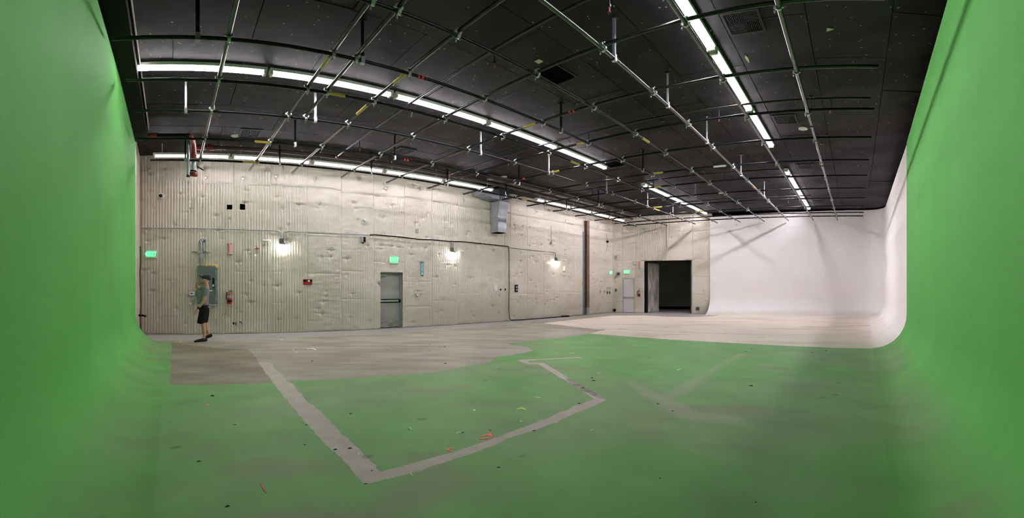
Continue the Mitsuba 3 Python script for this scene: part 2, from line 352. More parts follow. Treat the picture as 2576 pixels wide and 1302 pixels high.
o0 = rows[-1][0][:2] - rows[-1][-1][:2]; o1 = rrows[0][0][:2] - rrows[0][-1][:2]
hid = []
for ui in u:
    p, d = sp(ui), sp(ui, 1); nrm = np.array([-d[1], d[0]]) / np.linalg.norm(d)
    pr = arc_profile(RC, np.interp(ui / s[-1], [0, 1], [5.3, 5.16]))
    o = nrm * RC
    w0, w1 = max(0, 1 - ui / 1.2), max(0, 1 - (s[-1] - ui) / 1.2)
    o = o * (1 - w0 - w1) + o0 * w0 + o1 * w1
    xy = p + pr[:, :1] / RC * o
    hid.append(np.column_stack([xy, pr[:, 1]]))
sweep(rows + hid + rrows, 'wall_green', 'green_paint')
# white, on from the paint edge, round the far corner to the insulated wall
rows = []
for b in np.linspace(10.95, 22.55, 60):
    zt = np.interp(b, [10.95, 15, 22.5], [5.12, 5.34, 5.72])
    pr = arc_profile(RC, zt); rows.append(W(a_right(b) + pr[:, 0], b, pr[:, 1]))
ac, bc, rc = a_right(22.55) + 1.15, 22.6, 1.15
for t in np.linspace(0, np.pi / 2, 16)[1:]:
    pr = arc_profile(1.0, 5.73); rr = rc - pr[:, 0]
    rows.append(W(ac - rr * np.cos(t), bc + rr * np.sin(t), pr[:, 1]))
for a in np.linspace(ac, 8.25, 60)[1:]:
    pr = arc_profile(1.0, np.interp(a, [0, 8.2], [5.73, 5.6])); rows.append(W(a, bc + rc - pr[:, 0], pr[:, 1]))
sweep(rows, 'wall_white', 'white_paint')

# ---------------------------------------------------------------- insulated walls: puffy vinyl-faced sheets on a dark backing
def quilt(pos, s0, s1, z0, z1, seed, rib, wrinkle, pins, holes=(), ds=.022, dz=.034, loft=.055):
    ns, nz = max(4, int(round((s1 - s0) / ds))), max(4, int(round((z1 - z0) / dz)))
    S, Z = np.meshgrid(np.linspace(s0 - .008, s1 + .008, ns + 1), np.linspace(max(z0 - .01, .012), min(z1 + .01, CEIL - .005), nz + 1), indexing='ij')
    q3 = np.stack([S, Z, np.full_like(S, seed * .37)], -1)
    wob = (meshkit.noise(q3 * [1.5, 2.2, 1], 3) - .5) * .05
    es, ez = np.minimum(S - s0, s1 - S) + np.abs(wob) * .4, np.minimum(Z - z0, z1 - Z) + np.abs(wob) * .5
    e = 1 - np.exp(-np.maximum(es, 0) / .016); e2 = 1 - np.exp(-np.maximum(ez, 0) / .022)
    h = loft - .024 * (1 - e) * np.clip(2.6 * meshkit.noise(q3 * [.6, 1.1, 1], seed + 31) - .3, .25, 1) - .020 * (1 - e2) * np.clip(3 * meshkit.noise(q3 * [1.7, .4, 1], seed + 21) - .8, .1, 1)
    h += .022 * (meshkit.fbm(q3 * [1.1, 1.3, 1], 3, seed) - .5)
    ph = (S + .012 * meshkit.noise(q3 * [.5, 2.5, 1], seed + 5)) / .094 * np.pi
    mod = .5 + .8 * meshkit.fbm(q3 * [1.0, .8, 1], 2, seed + 9)
    h += rib * .030 * (np.abs(np.sin(ph)) ** .6 - .7) * mod * e
    h += wrinkle * .011 * (meshkit.fbm(q3 * [3.0, 21.0, 1], 2, seed + 2) - .5) * 2 * e * e2
    for ps, pz, pd in pins:
        d2 = (S - ps) ** 2 + (Z - pz) ** 2
        h -= pd * np.exp(-d2 / .0035) + pd * .7 * np.exp(-((Z - pz - .01) / .02) ** 2 - ((S - ps) / .20) ** 2) + pd * .35 * np.exp(-((S - ps) / .015) ** 2 - ((Z - pz + .05) / .10) ** 2)
    h -= .055
    idx = np.arange(S.size).reshape(S.shape)
    cs, cz = (S[:-1, :-1] + S[1:, 1:]) / 2, (Z[:-1, :-1] + Z[1:, 1:]) / 2
    keep = np.ones_like(cs, bool)
    for x0_, x1_, z0_, z1_ in holes: keep &= ~((cs > x0_) & (cs < x1_) & (cz > z0_) & (cz < z1_))
    q = np.stack([idx[:-1, :-1], idx[1:, :-1], idx[1:, 1:], idx[:-1, 1:]], -1)[keep]
    if len(q) == 0: return None
    V = pos(S, Z, h).reshape(-1, 3)
    f = np.vstack([q[:, [0, 1, 2]], q[:, [0, 2, 3]]])
    m = trimesh.Trimesh(V, f, process=False); m.remove_unreferenced_vertices()
    return m
pos_long = lambda S, Z, h: W(DEPTH - h, S, Z)
pos_far = lambda S, Z, h: W(F0[0] + FD[0] * S + FN[0] * h, F0[1] + FD[1] * S + FN[1] * h, Z)
pos_end = lambda S, Z, h: W(DEPTH - S, -.98 + h, Z)
DOOR1 = (7.40, 8.36, -1, 2.10)
LH = [DOOR1, (1.84, 2.02, 4.07, 4.24), (2.28, 2.45, 4.08, 4.25)]
DOOR2, OPEN = (.66, 1.40, -1, 2.10), (2.02, 4.93, -1, 3.13)
backs = np.linspace(-1.4, 23.2, 60)
def backing(P, Q, z0, z1):
    n = len(P); V = np.vstack([np.column_stack([P, np.full(n, z0)]), np.column_stack([P, np.full(n, z1)]), np.column_stack([Q, np.full(n, z0)]), np.column_stack([Q, np.full(n, z1)])])
    i = np.arange(n - 1); q = []
    for o0_, o1_ in ((0, n), (2 * n, 3 * n), (n, 3 * n)): q.append(np.stack([i + o0_, i + 1 + o0_, i + 1 + o1_, i + o1_], -1))
    return V, np.vstack(q)
bp = np.stack(hall(np.full(60, DEPTH + .42), backs), -1); bq = np.stack(hall(np.full(60, DEPTH + .55), backs), -1)
struct('wall_left', backing(bp, bq, 0, CEIL), 'dark_cavity')
seams = [-.98, -.38, .86, 2.07, 3.33, 4.6, 5.86, 7.13, 8.44, 9.69, 11.0, 12.3, 13.66, 13.98, 15.1, 16.3, 17.55, 18.8, 19.93, 21.25, 22.84]
TUCKS = {1: [.55, 2.15], 2: [1.62, 4.2], 3: [2.02, 4.1], 4: [1.0, 2.04], 5: [2.0, 3.35], 6: [1.1, 2.1], 7: [2.45], 8: [.78, 1.75], 9: [1.0, 3.6], 10: [1.28, 2.3], 11: [1.6, 3.5]}
washers = []
for k in range(len(seams) - 1):
    s0, s1 = seams[k], seams[k + 1]; r = np.random.default_rng(100 + k)
    cuts = TUCKS.get(k, sorted(r.uniform(.7, 4.2, 2)) if s1 - s0 > .6 else [2.4])
    zs = [0.015] + list(cuts) + [4.94 + .05 * math.sin(k * 1.7) - .006 * k, CEIL - .01]
    rib = 1.0 if k <= 4 else (.8 if k in (9, 12) else r.uniform(.15, .5)); wr = .25 if k < 3 else r.uniform(.7, 1.15)
    for j in range(len(zs) - 1):
        z0, z1 = zs[j], zs[j + 1]; top = j == len(zs) - 2
        pins = [(s0 + (s1 - s0) * r.uniform(.1, .9), z0 + (z1 - z0) * r.uniform(.15, .88), r.uniform(.02, .045)) for _ in range(0 if s1 - s0 < .4 else (2 if top else max(1, int((z1 - z0) * 2.6))))]
        if top: washers += [('long', p[0], p[1]) for p in pins]
        elif r.random() < .25 and pins: washers.append(('long', pins[0][0], pins[0][1]))
        m = quilt(pos_long, s0, s1, z0, z1, k * 7 + j, rib * (.25 if top and k > 0 else 1), wr * (.5 if top else 1), pins, LH, ds=.01343 if s0 < 4.5 else .0188)
        if m is not None: part('wall_left', 'insulation_sheet', m, 'vinyl', True)
# the short return beside the green wall's free end
for s0, s1 in ((-.02, 1.15), (1.15, 2.4)):
    for z0, z1 in ((.015, 2.5), (2.5, 5.8)):
        part('wall_left', 'insulation_sheet', quilt(pos_end, s0, s1, z0, z1, int(z0 * 10 + s0 * 77), .25, .6, [], (), .04, .05), 'vinyl', True)
# far wall
tb = np.linspace(-.6, 6.9, 30)
def far_xy(t, out): return np.stack(hall(F0[0] + FD[0] * t + FN[0] * out, F0[1] + FD[1] * t + FN[1] * out), -1)
def far_slab(t0, t1, z0, z1, out0=-.42, out1=-.55, n=14):
    t = np.linspace(t0, t1, n); return backing(far_xy(t, out0), far_xy(t, out1), z0, z1)
struct('wall_back', cat(*[trimesh.Trimesh(*[np.array(x) for x in (v, np.vstack([q[:, [0, 1, 2]], q[:, [0, 2, 3]]]))], process=False) for v, q in (far_slab(-.6, 1.98, 0, CEIL), far_slab(4.97, 6.9, 0, CEIL), far_slab(1.98, 4.97, 3.17, CEIL))]), 'dark_cavity')
fseams = [-.08, .62, 1.44, 2.0, 3.5, 4.95, 6.1]
for k in range(len(fseams) - 1):
    s0, s1 = fseams[k], fseams[k + 1]; r = np.random.default_rng(300 + k)
    zs = [.015, 1.1, 2.12, 3.16, 4.78, CEIL - .01] if k in (0, 5) else [.015, 2.12, 3.16, 4.8, CEIL - .01]
    for j in range(len(zs) - 1):
        z0, z1 = zs[j], zs[j + 1]
        rib = .9 if (k in (2, 3) and z0 > 3) else .15
        pins = [(s0 + (s1 - s0) * r.uniform(.1, .9), z0 + (z1 - z0) * r.uniform(.15, .88), r.uniform(.012, .03)) for _ in range(max(1, int((z1 - z0) * (s1 - s0) * 1.6)))]
        m = quilt(pos_far, s0, s1, z0, z1, 200 + k * 7 + j, rib, .35, pins, [DOOR2, OPEN], .024, .04)
        if m is not None: part('wall_back', 'insulation_sheet', m, 'vinyl', True)
        if j >= len(zs) - 2 and k > 1: washers += [('far', p[0], p[1]) for p in pins[:2]]
wm = cat(cyl(.024, [0, 0, -.02], [0, 0, .006], 10))
for wall, s_, z_ in washers[:70]:
    M = (on_long if wall == 'long' else on_far)(s_, z_, -.02)
    part('wall_left' if wall == 'long' else 'wall_back', 'pin_washer', at(wm, M), 'zinc')

# ---------------------------------------------------------------- doors and the big opening
def wall_box(on, s0, s1, z0, z1, o0, o1, bev=0.0):
    M = on((s0 + s1) / 2, (z0 + z1) / 2); hx, hz = (s1 - s0) / 2, (z1 - z0) / 2
    return at(bx(-hx, hx, -hz, hz, o0, o1, bev), M)
def L(s0, s1, z0, z1, o0, o1, bev=0.0): return wall_box(on_long, s0, s1, z0, z1, o0, o1, bev)
def Fw(s0, s1, z0, z1, o0, o1, bev=0.0): return wall_box(on_far, s0, s1, z0, z1, o0, o1, bev)
d1 = struct('door_1', cat(L(7.40, 8.30, .02, 2.04, -.30, -.25, .006)), 'door_grey')
part(d1, 'frame', cat(L(7.36, 7.40, 0, 2.10, -.34, -.02), L(8.30, 8.40, 0, 2.10, -.34, -.16, .004), L(7.36, 8.40, 2.04, 2.12, -.34, -.10), L(8.36, 8.42, 0, 2.10, -.34, -.04)), 'grey_box')
part(d1, 'panel', L(7.40, 8.29, 1.10, 1.22, -.25, -.24), 'grey_box')
part(d1, 'crash_bar', cat(L(7.40, 8.28, .98, 1.05, -.23, -.17, .01), L(7.41, 7.5, .96, 1.07, -.25, -.18, .01)), 'zinc')
part(d1, 'painted_bar_shadow', cat(L(7.40, 8.30, 1.055, 1.085, -.25, -.235), L(7.40, 8.30, .945, .972, -.25, -.235)), 'black_matt', label='painted shadow strip along the crash bar')  # black strips painted in as the shade around the crash bar
part(d1, 'latch', L(8.24, 8.33, .95, 1.07, -.25, -.15, .012), 'black_paint')
part(d1, 'closer', cat(L(7.44, 7.74, 1.97, 2.02, -.25, -.18, .01), L(7.46, 7.68, 1.945, 1.96, -.24, -.12)), 'zinc')
for s_, z_ in ((7.8, 1.16), (8.18, 1.16), (7.44, 1.16), (7.85, 1.5), (8.24, 1.48), (7.55, .68), (7.83, .68), (8.22, .69), (7.54, .40), (7.82, .40), (8.22, .40), (7.52, .1), (8.2, .12)):
    part(d1, 'bolt', at(cyl(.014, [0, 0, 0], [0, 0, .014], 8), on_long(s_, z_, -.25)), 'black_paint')
d2 = struct('door_2', Fw(.68, 1.38, .02, 2.08, -.12, -.07, .006), 'door_white')
part(d2, 'frame', cat(Fw(.63, .68, 0, 2.12, -.2, -.02), Fw(1.38, 1.42, 0, 2.12, -.2, -.02), Fw(.63, 1.42, 2.08, 2.13, -.2, -.02)), 'grey_box')
part(d2, 'crash_bar', cat(Fw(.69, 1.36, .90, .96, -.05, .0, .01), Fw(.68, .76, .87, .99, -.07, -.01, .01)), 'grey_box')
# opening: reveals, the insulated leaf folded inside, and the dim store room beyond
op = struct('door_3', cat(Fw(1.97, 2.03, 0, 3.17, -.45, -.2), Fw(4.92, 4.98, 0, 3.17, -.45, -.2), Fw(1.97, 4.98, 3.12, 3.19, -.45, -.2)), 'brown_dark')
part(op, 'foil_return', cat(Fw(1.98, 2.03, 0, 3.17, -.2, -.03), Fw(4.92, 4.97, 0, 3.17, -.2, -.03), Fw(1.98, 4.97, 3.12, 3.18, -.2, -.03)), 'dirty_foil')
def oriented(t0, o0, t1, o1, z0, z1, th):
    p, q = W(*far_ab(t0, o0), 0), W(*far_ab(t1, o1), 0); d = q - p; n = np.array([-d[1], d[0], 0]) / np.linalg.norm(d)
    pts = [c + [0, 0, z] + n * s_ * th / 2 for c in (p, q) for z in (z0, z1) for s_ in (-1, 1)]
    return trimesh.convex.convex_hull(np.array(pts))
def leaf_pos(S, Z, h):
    t = 2.12 + S * .40; o = -.35 - S * 1.25
    return W(F0[0] + FD[0] * (t + h) + FN[0] * o, F0[1] + FD[1] * (t + h) + FN[1] * o, Z)
part(op, 'insulated_leaf', quilt(leaf_pos, 0, 1.0, .03, 3.02, 901, .0, .8, [(.5, 1.0, .03), (.6, 2.0, .03)], (), .04, .05), 'dirty_foil', True, label='grimy foil-faced door leaf standing open')
part(op, 'leaf_edge', oriented(2.10, -.12, 2.12, -.36, .02, 3.05, .06), 'black_matt')
part(op, 'track', Fw(2.03, 4.92, 3.04, 3.12, -.40, -.30), 'black_matt')
rb0, rb1 = -7.2, -.45
def room(o, t0, t1, n=12):
    return np.stack([W(*far_ab(t, o), 0)[:2] for t in np.linspace(t0, t1, n)])
def quad_wall(p, q, z0, z1):
    V = [[*p, z0], [*q, z0], [*q, z1], [*p, z1]]; return trimesh.Trimesh(V, [[0, 1, 2], [0, 2, 3]], process=False)
cn = [W(*far_ab(t, o), 0)[:2] for t, o in ((1.2, -.56), (1.2, -6.0), (8.5, -6.0), (8.5, -.56))]
struct('wall_store_room', cat(*[quad_wall(cn[i], cn[i + 1], 0, 4.0) for i in range(3)], quad_wall(cn[0], room(-.56, 1.2, 1.98)[-1], 0, 4.0), quad_wall(cn[3], W(*far_ab(4.97, -.56), 0)[:2], 0, 4.0)), 'room_grey')
struct('ceiling_store_room', trimesh.Trimesh([[*c, 4.0] for c in cn], [[0, 1, 2], [0, 2, 3]], process=False), 'black_matt')
struct('baseboard_store_room', quad_wall(*[W(*far_ab(t, -5.98), 0)[:2] for t in (1.3, 8.4)], 0, .14), 'black_matt')
# ---------------------------------------------------------------- fluorescent strip lights
def strip(b0, b1, a, z, label, group, gain=1.0):
    t = thing('strip_light', label, 'strip light', group)
    g = .03
    part(t, 'housing', warped_box(a - .088, a + .088, b0 + g, b1 - g, z + .028, z + .085, .4), 'white_enamel')
    nb = max(3, int((b1 - b0) / .35)); bs = np.linspace(b0 + .095, b1 - .095, nb + 1)
    for s_ in (-1, 1):
        k = part(t, 'tube', tube(W(np.full_like(bs, a + s_ * .042), bs, z), .021, 8), 'white_enamel', True, label='glowing tube')
        scene[k]['emitter'] = {'type': 'area', 'radiance': rgb(*[c * gain for c in TUBE])}
    for bb in (b0 + .068, b1 - .068):
        part(t, 'lampholder', warped_box(a - .075, a + .075, bb - .024, bb + .024, z - .03, z + .04), 'cream_plastic')
    for bb in (b0 + .3, b1 - .3):
        part(t, 'hanger', warped_box(a - .01, a + .01, bb - .01, bb + .01, z + .08, CEIL), 'white_enamel')
ORD = ['first', 'second', 'third', 'fourth', 'fifth', 'sixth', 'seventh', 'eighth', 'ninth', 'tenth', 'eleventh', 'twelfth', 'thirteenth', 'fourteenth', 'fifteenth', 'sixteenth', 'seventeenth']
edge = [-.54, 1.82, 4.35, 6.92, 9.37, 11.85]
for i in range(5): strip(edge[i], edge[i + 1], 13.0, 5.42, '%s strip light from the left in the row along the insulated wall' % ORD[i], 'strip lights along the insulated wall', .8)
edge = [14.4, 15.0, 16.9, 18.7, 20.4, 21.0, 22.1]
for i in range(6): strip(edge[i], edge[i + 1], 13.0, 5.42, '%s strip light beyond the duct along the insulated wall' % ORD[i], 'strip lights beyond the duct', .5)
edge = [-.75, 1.9, 4.67, 7.4, 10.2, 12.95]
for i in range(5): strip(edge[i], edge[i + 1], 8.35, 5.70, '%s strip light from the left in the long row across mid ceiling' % ORD[i], 'strip lights of the middle row')
edge = [15.7, 16.05, 18.3, 20.4, 22.2, 23.4]
for i in range(5): strip(edge[i], edge[i + 1], 8.35, 5.70, '%s strip light of the far middle row above the dark doorway' % ORD[i], 'strip lights of the far middle row', 1.3)
edge = [1.9, 4.6, 7.33, 10.07, 12.8]
for i in range(4): strip(edge[i], edge[i + 1], 2.5, 5.70, '%s strip light from the camera in the right-hand row' % ORD[i], 'strip lights of the right row')
edge = [15.4, 16.0, 18.5, 20.9, 23.2]
for i in range(4): strip(edge[i], edge[i + 1], 2.5, 5.70, '%s strip light of the far right row before the white wall' % ORD[i], 'strip lights of the far right row', 1.3)

# ---------------------------------------------------------------- lighting grid of pipes
ZP, ZQ, RP = 5.16, 5.220, .0285
PA = [12.5, 10.71, 9.0, 7.67, 6.37, 5.01, 3.66, 2.30, 1.0]
PL = [-.56, -.80, -.72, -.76, -.86, -.8, -.6, 0.2, 1.2]
PR = [22.75, 23.2, 23.3, 23.35, 23.45, 23.5, 23.5, 23.5, 23.5]
QB = [.86, 2.50, 2.89, 3.88, 5.60, 7.33, 9.08, 10.78, 12.70, 14.45, 16.30, 18.08, 19.88, 21.5, 22.55]
pipes, crosses = [], []
for i, (a, l, r_) in enumerate(zip(PA, PL, PR)):
    bs = np.linspace(l, r_, 90)
    t = thing('grid_pipe', '%s long grid pipe from the insulated wall, running the length of the hall' % ORD[i], 'pipe', 'long pipes of the lighting grid')
    part(t, 'pipe', tube(W(np.full(90, a), bs, ZP), RP, 10), 'black_paint' if i < 6 else 'pipe_steel', True); pipes.append(t)
for j, b in enumerate(QB):
    a0, a1 = (-.36, 13.55) if j != 2 else (-.36, 8.95)
    if j >= 13: a1 = 13.3
    if j == 8: a1 = 13.36
    as_ = np.linspace(a0, a1, 60)
    t = thing('cross_pipe', '%s cross pipe of the ceiling grid counted from the left green wall' % ORD[j], 'pipe', 'cross pipes of the lighting grid')
    part(t, 'pipe', tube(W(as_, np.full(60, b), ZQ), RP, 10), 'pipe_dark' if j < 6 else 'black_paint', True); crosses.append(t)
def band(parent, along, c, s0, s1, m, word):
    u = np.linspace(s0, s1, 4)
    pts = W(np.full(4, c), u, ZP) if along == 'b' else W(u, np.full(4, c), ZQ)
    part(parent, 'tape_band', tube(pts, RP + .002, 10), m, True, label=word)
for i, s0, s1, m in ((3, 2.9, 3.25, 'y'), (1, 2.1, 2.5, 'y'), (0, 2.1, 2.6, 'y'), (4, 4.05, 4.09, 'r'), (4, 4.13, 4.17, 'r'), (1, 6.35, 6.4, 'r'), (1, 6.45, 6.5, 'r'), (5, 9.4, 9.75, 'y'), (3, 10.0, 10.45, 'y'), (0, 13.0, 13.3, 'y'), (6, 15.2, 15.5, 'y'), (2, 18.0, 18.6, 'y')):
    band(pipes[i], 'b', PA[i], s0, s1, 'yellow_tape' if m == 'y' else 'red_tape', ('yellow' if m == 'y' else 'red') + ' tape band')
for j, s0, s1, m in ((1, 6.55, 6.95, 'y'), (3, 6.5, 6.9, 'y'), (3, 8.0, 8.5, 'y'), (5, 6.6, 7.0, 'y'), (6, 6.5, 6.75, 'y'), (7, 8.7, 9.1, 'y'), (5, 5.5, 5.55, 'r'), (5, 5.6, 5.65, 'r'), (8, 6.0, 6.4, 'y'), (9, 6.9, 7.2, 'y'), (7, 10.2, 10.3, 'r'), (11, 8.6, 9.2, 'y'), (12, 7.2, 7.7, 'y'), (8, 3.9, 4.3, 'w'), (10, 5.0, 5.3, 'w')):
    band(crosses[j], 'a', QB[j], s0, s1, {'y': 'yellow_tape', 'r': 'red_tape', 'w': 'sign_white'}[m], {'y': 'yellow', 'r': 'red', 'w': 'white'}[m] + ' tape band')
# clamps: a saddle round each pipe, an eye bolt and wing nut
def saddle(axis, zc, r0=.0295, r1=.045, h=.046):
    m = trimesh.creation.annulus(r_min=r0, r_max=r1, height=h, sections=12)
    m.apply_transform(trimesh.transformations.rotation_matrix(np.pi / 2, [1, 0, 0] if axis == 'y' else [0, 1, 0])); m.apply_translation([0, 0, zc]); return m
jaw = mikit.ply(cat(saddle('y', 0), bx(-.058, -.036, -.02, .02, -.018, .018, .004), bx(.036, .06, -.02, .02, -.018, .018, .004)), 'zinc', 30)
upper = mikit.ply(cat(saddle('x', .060), bx(-.02, .02, .038, .062, .042, .078, .004), bx(-.02, .02, -.062, -.038, .042, .078, .004)), 'zinc', 30)
bolt_m = cat(cyl(.0075, [.048, 0, -.075], [.048, 0, .05], 8), bx(.036, .06, -.012, .012, -.06, -.044, .003), cyl(.0075, [0, .048, .0], [0, .048, .135], 8), bx(-.026, .026, .043, .053, .098, .112, .003))
boltp = mikit.ply(bolt_m, 'zinc', 30)
for i, a in enumerate(PA):
    for j, b in enumerate(QB):
        if j == 2 and i < 2: continue
        ph = math.atan2(b, a)
        if not (-.45 < ph < 2.05) or (j < 6 and math.hypot(a, b) < 5.2): continue
        if b > PR[i]: continue
        o = W(a, b, ZP); y = W(a, b + .05, ZP) - W(a, b - .05, ZP); x = W(a + .05, b, ZP) - W(a - .05, b, ZP)
        y /= np.linalg.norm(y); x /= np.linalg.norm(x)
        M = np.eye(4); M[:3, 0], M[:3, 1], M[:3, 2], M[:3, 3] = x, y, [0, 0, 1], o
        if j == 2 and i == 2: M[:3, 2] *= 1.0
        t = thing('pipe_clamp', 'clamp joining the %s long grid pipe from the insulated wall to the %s cross pipe' % (ORD[i], ORD[j]), 'clamp', 'clamps of the lighting grid')
        for n_, d_ in (('lower_jaw', jaw), ('upper_jaw', upper), ('bolt', boltp)):
            k = numbered(t + '__' + n_); scene[k] = {**d_, 'to_world': T4(M.tolist())}
# strut hangers from the deck to the pipes
HANG = [(4, .40, 'b', .03), (2, .32, 's', .022), (2, 3.1, 's', .026), (4, 3.0, 'b', .02), (2, 7.75, 's', .02), (2, 10.6, 's', .02), (4, 7.95, 'b', .018), (6, 5.92, 's', .022), (6, 7.95, 's', .016), (6, 10.3, 's', .016), (6, 13.6, 's', .016), (6, 17.2, 's', .015),
        (0, .43, 'b', .02), (0, 3.2, 'b', .018), (0, 6.2, 'b', .018), (1, 3.15, 'b', .02), (1, 6.05, 'b', .018), (0, 9.2, 'b', .018), (0, 12.1, 'b', .018), (1, 11.0, 'b', .018), (2, 14.0, 's', .018), (2, 17.4, 's', .016), (4, 12.0, 'b', .018), (4, 16.5, 's', .016), (8, 9.8, 's', .012), (8, 13.0, 's', .012), (1, 16.0, 'b', .018), (0, 16.0, 'b', .018), (2, 20.2, 's', .016)]
for n_, (i, b, kind, w) in enumerate(HANG):
    a = PA[i]
    t = thing('pipe_hanger', '%s strut hanger on the %s long grid pipe past the %s cross pipe' % ('black' if kind == 'b' else 'grey steel', ORD[i], ORD[max([k for k in range(15) if QB[k] <= b] + [0])]), 'hanger', 'hangers of the lighting grid')
    part(t, 'strut', warped_box(a - w, a + w, b - w, b + w, ZP + .03, CEIL), 'black_paint' if kind == 'b' else 'galvanised')
    part(t, 'foot', warped_box(a - .05, a + .05, b - .05, b + .05, CEIL - .018, CEIL - .002), 'black_paint')
    part(t, 'saddle', cat(warped_box(a - .036, a - .028, b - w - .01, b + w + .01, ZP - .045, ZP + .06), warped_box(a + .028, a + .036, b - w - .01, b + w + .01, ZP - .045, ZP + .06), warped_box(a - .036, a + .036, b - w - .01, b + w + .01, ZP - .05, ZP - .03)), 'zinc')
# ---------------------------------------------------------------- sprinkler pipework
sm = thing('sprinkler_pipework', 'dark sprinkler pipework under the ceiling, red elbow and grey drop at the left', 'pipework')
bs = np.linspace(1.25, 22.6, 80)
part(sm, 'main_pipe', tube(W(12.7, bs, 5.60), .057, 14), 'brown_dark', True)
part(sm, 'feed_pipe', tube(W(11.75, np.linspace(-.35, .50, 8), 5.60), .055, 14), 'black_paint', True)
el = [W(11.75, .50, 5.60), W(11.95, .58, 5.60), W(12.25, .64, 5.57), W(12.5, .66, 5.47), W(12.62, .67, 5.3)]
t_ = np.linspace(0, 1, 14); cs_ = CubicSpline(np.linspace(0, 1, 5), np.array(el)); part(sm, 'elbow', tube(cs_(t_), .072, 14), 'red_paint', True, label='red elbow')
part(sm, 'end_cap', tube(W(11.75, np.array([-.58, -.56, -.45, -.32]), 5.60), np.array([.03, .062, .07, .07]), 14), 'red_paint', True, label='red end cap')
part(sm, 'tee', tube(W(12.7, np.linspace(.74, 1.02, 4), 5.60), .074, 14), 'red_paint', True, label='red tee')
part(sm, 'coupling', tube(W(12.7, np.linspace(1.12, 1.26, 4), 5.60), .084, 14), 'dark_red', True)
part(sm, 'riser', tube([W(12.62, .67, 5.30), W(12.62, .67, 4.80)], .062, 14), 'galvanised', True, label='grey drop pipe')
part(sm, 'flange', tube([W(12.62, .67, 5.36), W(12.62, .67, 5.24)], .085, 14), 'red_paint', True, label='red flange')
part(sm, 'flange', tube([W(12.62, .67, 4.84), W(12.62, .67, 4.74)], .095, 14), 'red_paint', True, label='red flange')
part(sm, 'clamp_ring', tube([W(12.62, .67, 4.90), W(12.62, .67, 4.86)], .074, 14), 'black_matt', True)
part(sm, 'valve_handle', tube([W(12.55, .77, 5.0), W(12.5, .95, 4.88)], .016, 8), 'black_matt')
HEADS = {5.05: (1.5, (10.9, 8.2, 5.5, 3.2)), 9.4: (-.3, (12.0, 9.6, 6.6, 3.05, .55)), 14.8: (2.5, (10.2, 7.4, 4.6)), 19.2: (2.0, (8.0, 5.2, 3.0))}
for b, (a0, hs) in HEADS.items():
    as_ = np.linspace(a0, 12.65, 50); br = part(sm, 'branch_pipe', tube(W(as_, np.full(50, b), 5.585), .024, 8), 'pipe_dark', True)
    part(sm, 'saddle_tee', tube([W(12.54, b, 5.585), W(12.64, b, 5.59)], .045, 10), 'dark_red', True)
    for a in hs:
        o = W(a, b, 5.575); d = np.array([0, 0, -1.0])
        hd = part(sm, 'sprinkler_head', cat(cyl(.011, o + d * .015, o + d * .20, 8), cyl(.024, o + d * .20, o + d * .235, 10)), 'pipe_dark')
        part(hd, 'deflector', cat(cyl(.012, o + d * .235, o + d * .30, 8), cyl(.027, o + d * .30, o + d * .306, 12)), 'dark_red', label='red deflector')
dp = thing('drain_pipe', 'grey vertical drain pipe hanging left of the red sprinkler drop', 'pipe')
part(dp, 'pipe', tube([W(12.2, .50, CEIL - .01), W(12.2, .50, 4.66)], .033, 10), 'galvanised', True); part(dp, 'cap', tube([W(12.2, .50, 4.66), W(12.2, .50, 4.60)], .04, 10), 'brown_dark', True)

# ---------------------------------------------------------------- ceiling fittings
def ceil_frame(a, b, z=CEIL):
    x = W(a, b + .05, z) - W(a, b - .05, z); y = W(a + .05, b, z) - W(a - .05, b, z)
    M = np.eye(4); M[:3, 0], M[:3, 1], M[:3, 2], M[:3, 3] = x / .1, y / .1, [0, 0, -1], W(a, b, z)
    return M
def vent(a, b, s, label, slats=9):
    M = ceil_frame(a, b, CEIL - .006); t = thing('ceiling_vent', label, 'vent', 'ceiling air vents'); h = s / 2
    part(t, 'frame', at(cat(bx(-h, h, -h, -h + .04, 0, .022), bx(-h, h, h - .04, h, 0, .022), bx(-h, -h + .04, -h, h, 0, .022), bx(h - .04, h, -h, h, 0, .022)), M), 'vent_black')
    part(t, 'backing', at(bx(-h, h, -h, h, -.001, .003), M), 'black_void')
    q = h - .04; st = q / slats
    for k in range(slats):
        c0 = (k + .5) * st
        for sx, sy, along in ((-1, 1, 'x'), (1, 1, 'y'), (-1, -1, 'y'), (1, -1, 'x')):
            if along == 'x': m = bx(min(0, sx * q), max(0, sx * q), sy * c0 - st * .22, sy * c0 + st * .22, .003, .016)
            else: m = bx(sx * c0 - st * .22, sx * c0 + st * .22, min(0, sy * q), max(0, sy * q), .003, .016)
            part(t, 'slat', at(m, M), 'vent_black')
vent(1.80, 6.83, .62, 'large black louvred ceiling vent nearest the camera, right of the tubes', 9)
vent(1.79, 10.98, .60, 'black ceiling vent beside the middle of the right-hand strip lights', 7)
vent(1.77, 15.3, .58, 'small black ceiling vent above the far right strip lights', 5)
vent(1.8, 21.6, .58, 'farthest ceiling vent before the white wall', 4)
vent(11.9, 2.2, .60, 'black ceiling vent near the insulated wall beside a round speaker', 6)
vent(11.8, 7.0, .60, 'ceiling vent near the insulated wall above the metal door', 5)
vent(11.95, 14.96, .60, 'ceiling vent beyond the duct near the insulated wall', 4)
vent(5.8, 15.3, .58, 'ceiling vent between middle and right rows, far part', 4)
vent(5.9, 21.5, .58, 'ceiling vent far off above the dark doorway', 4)
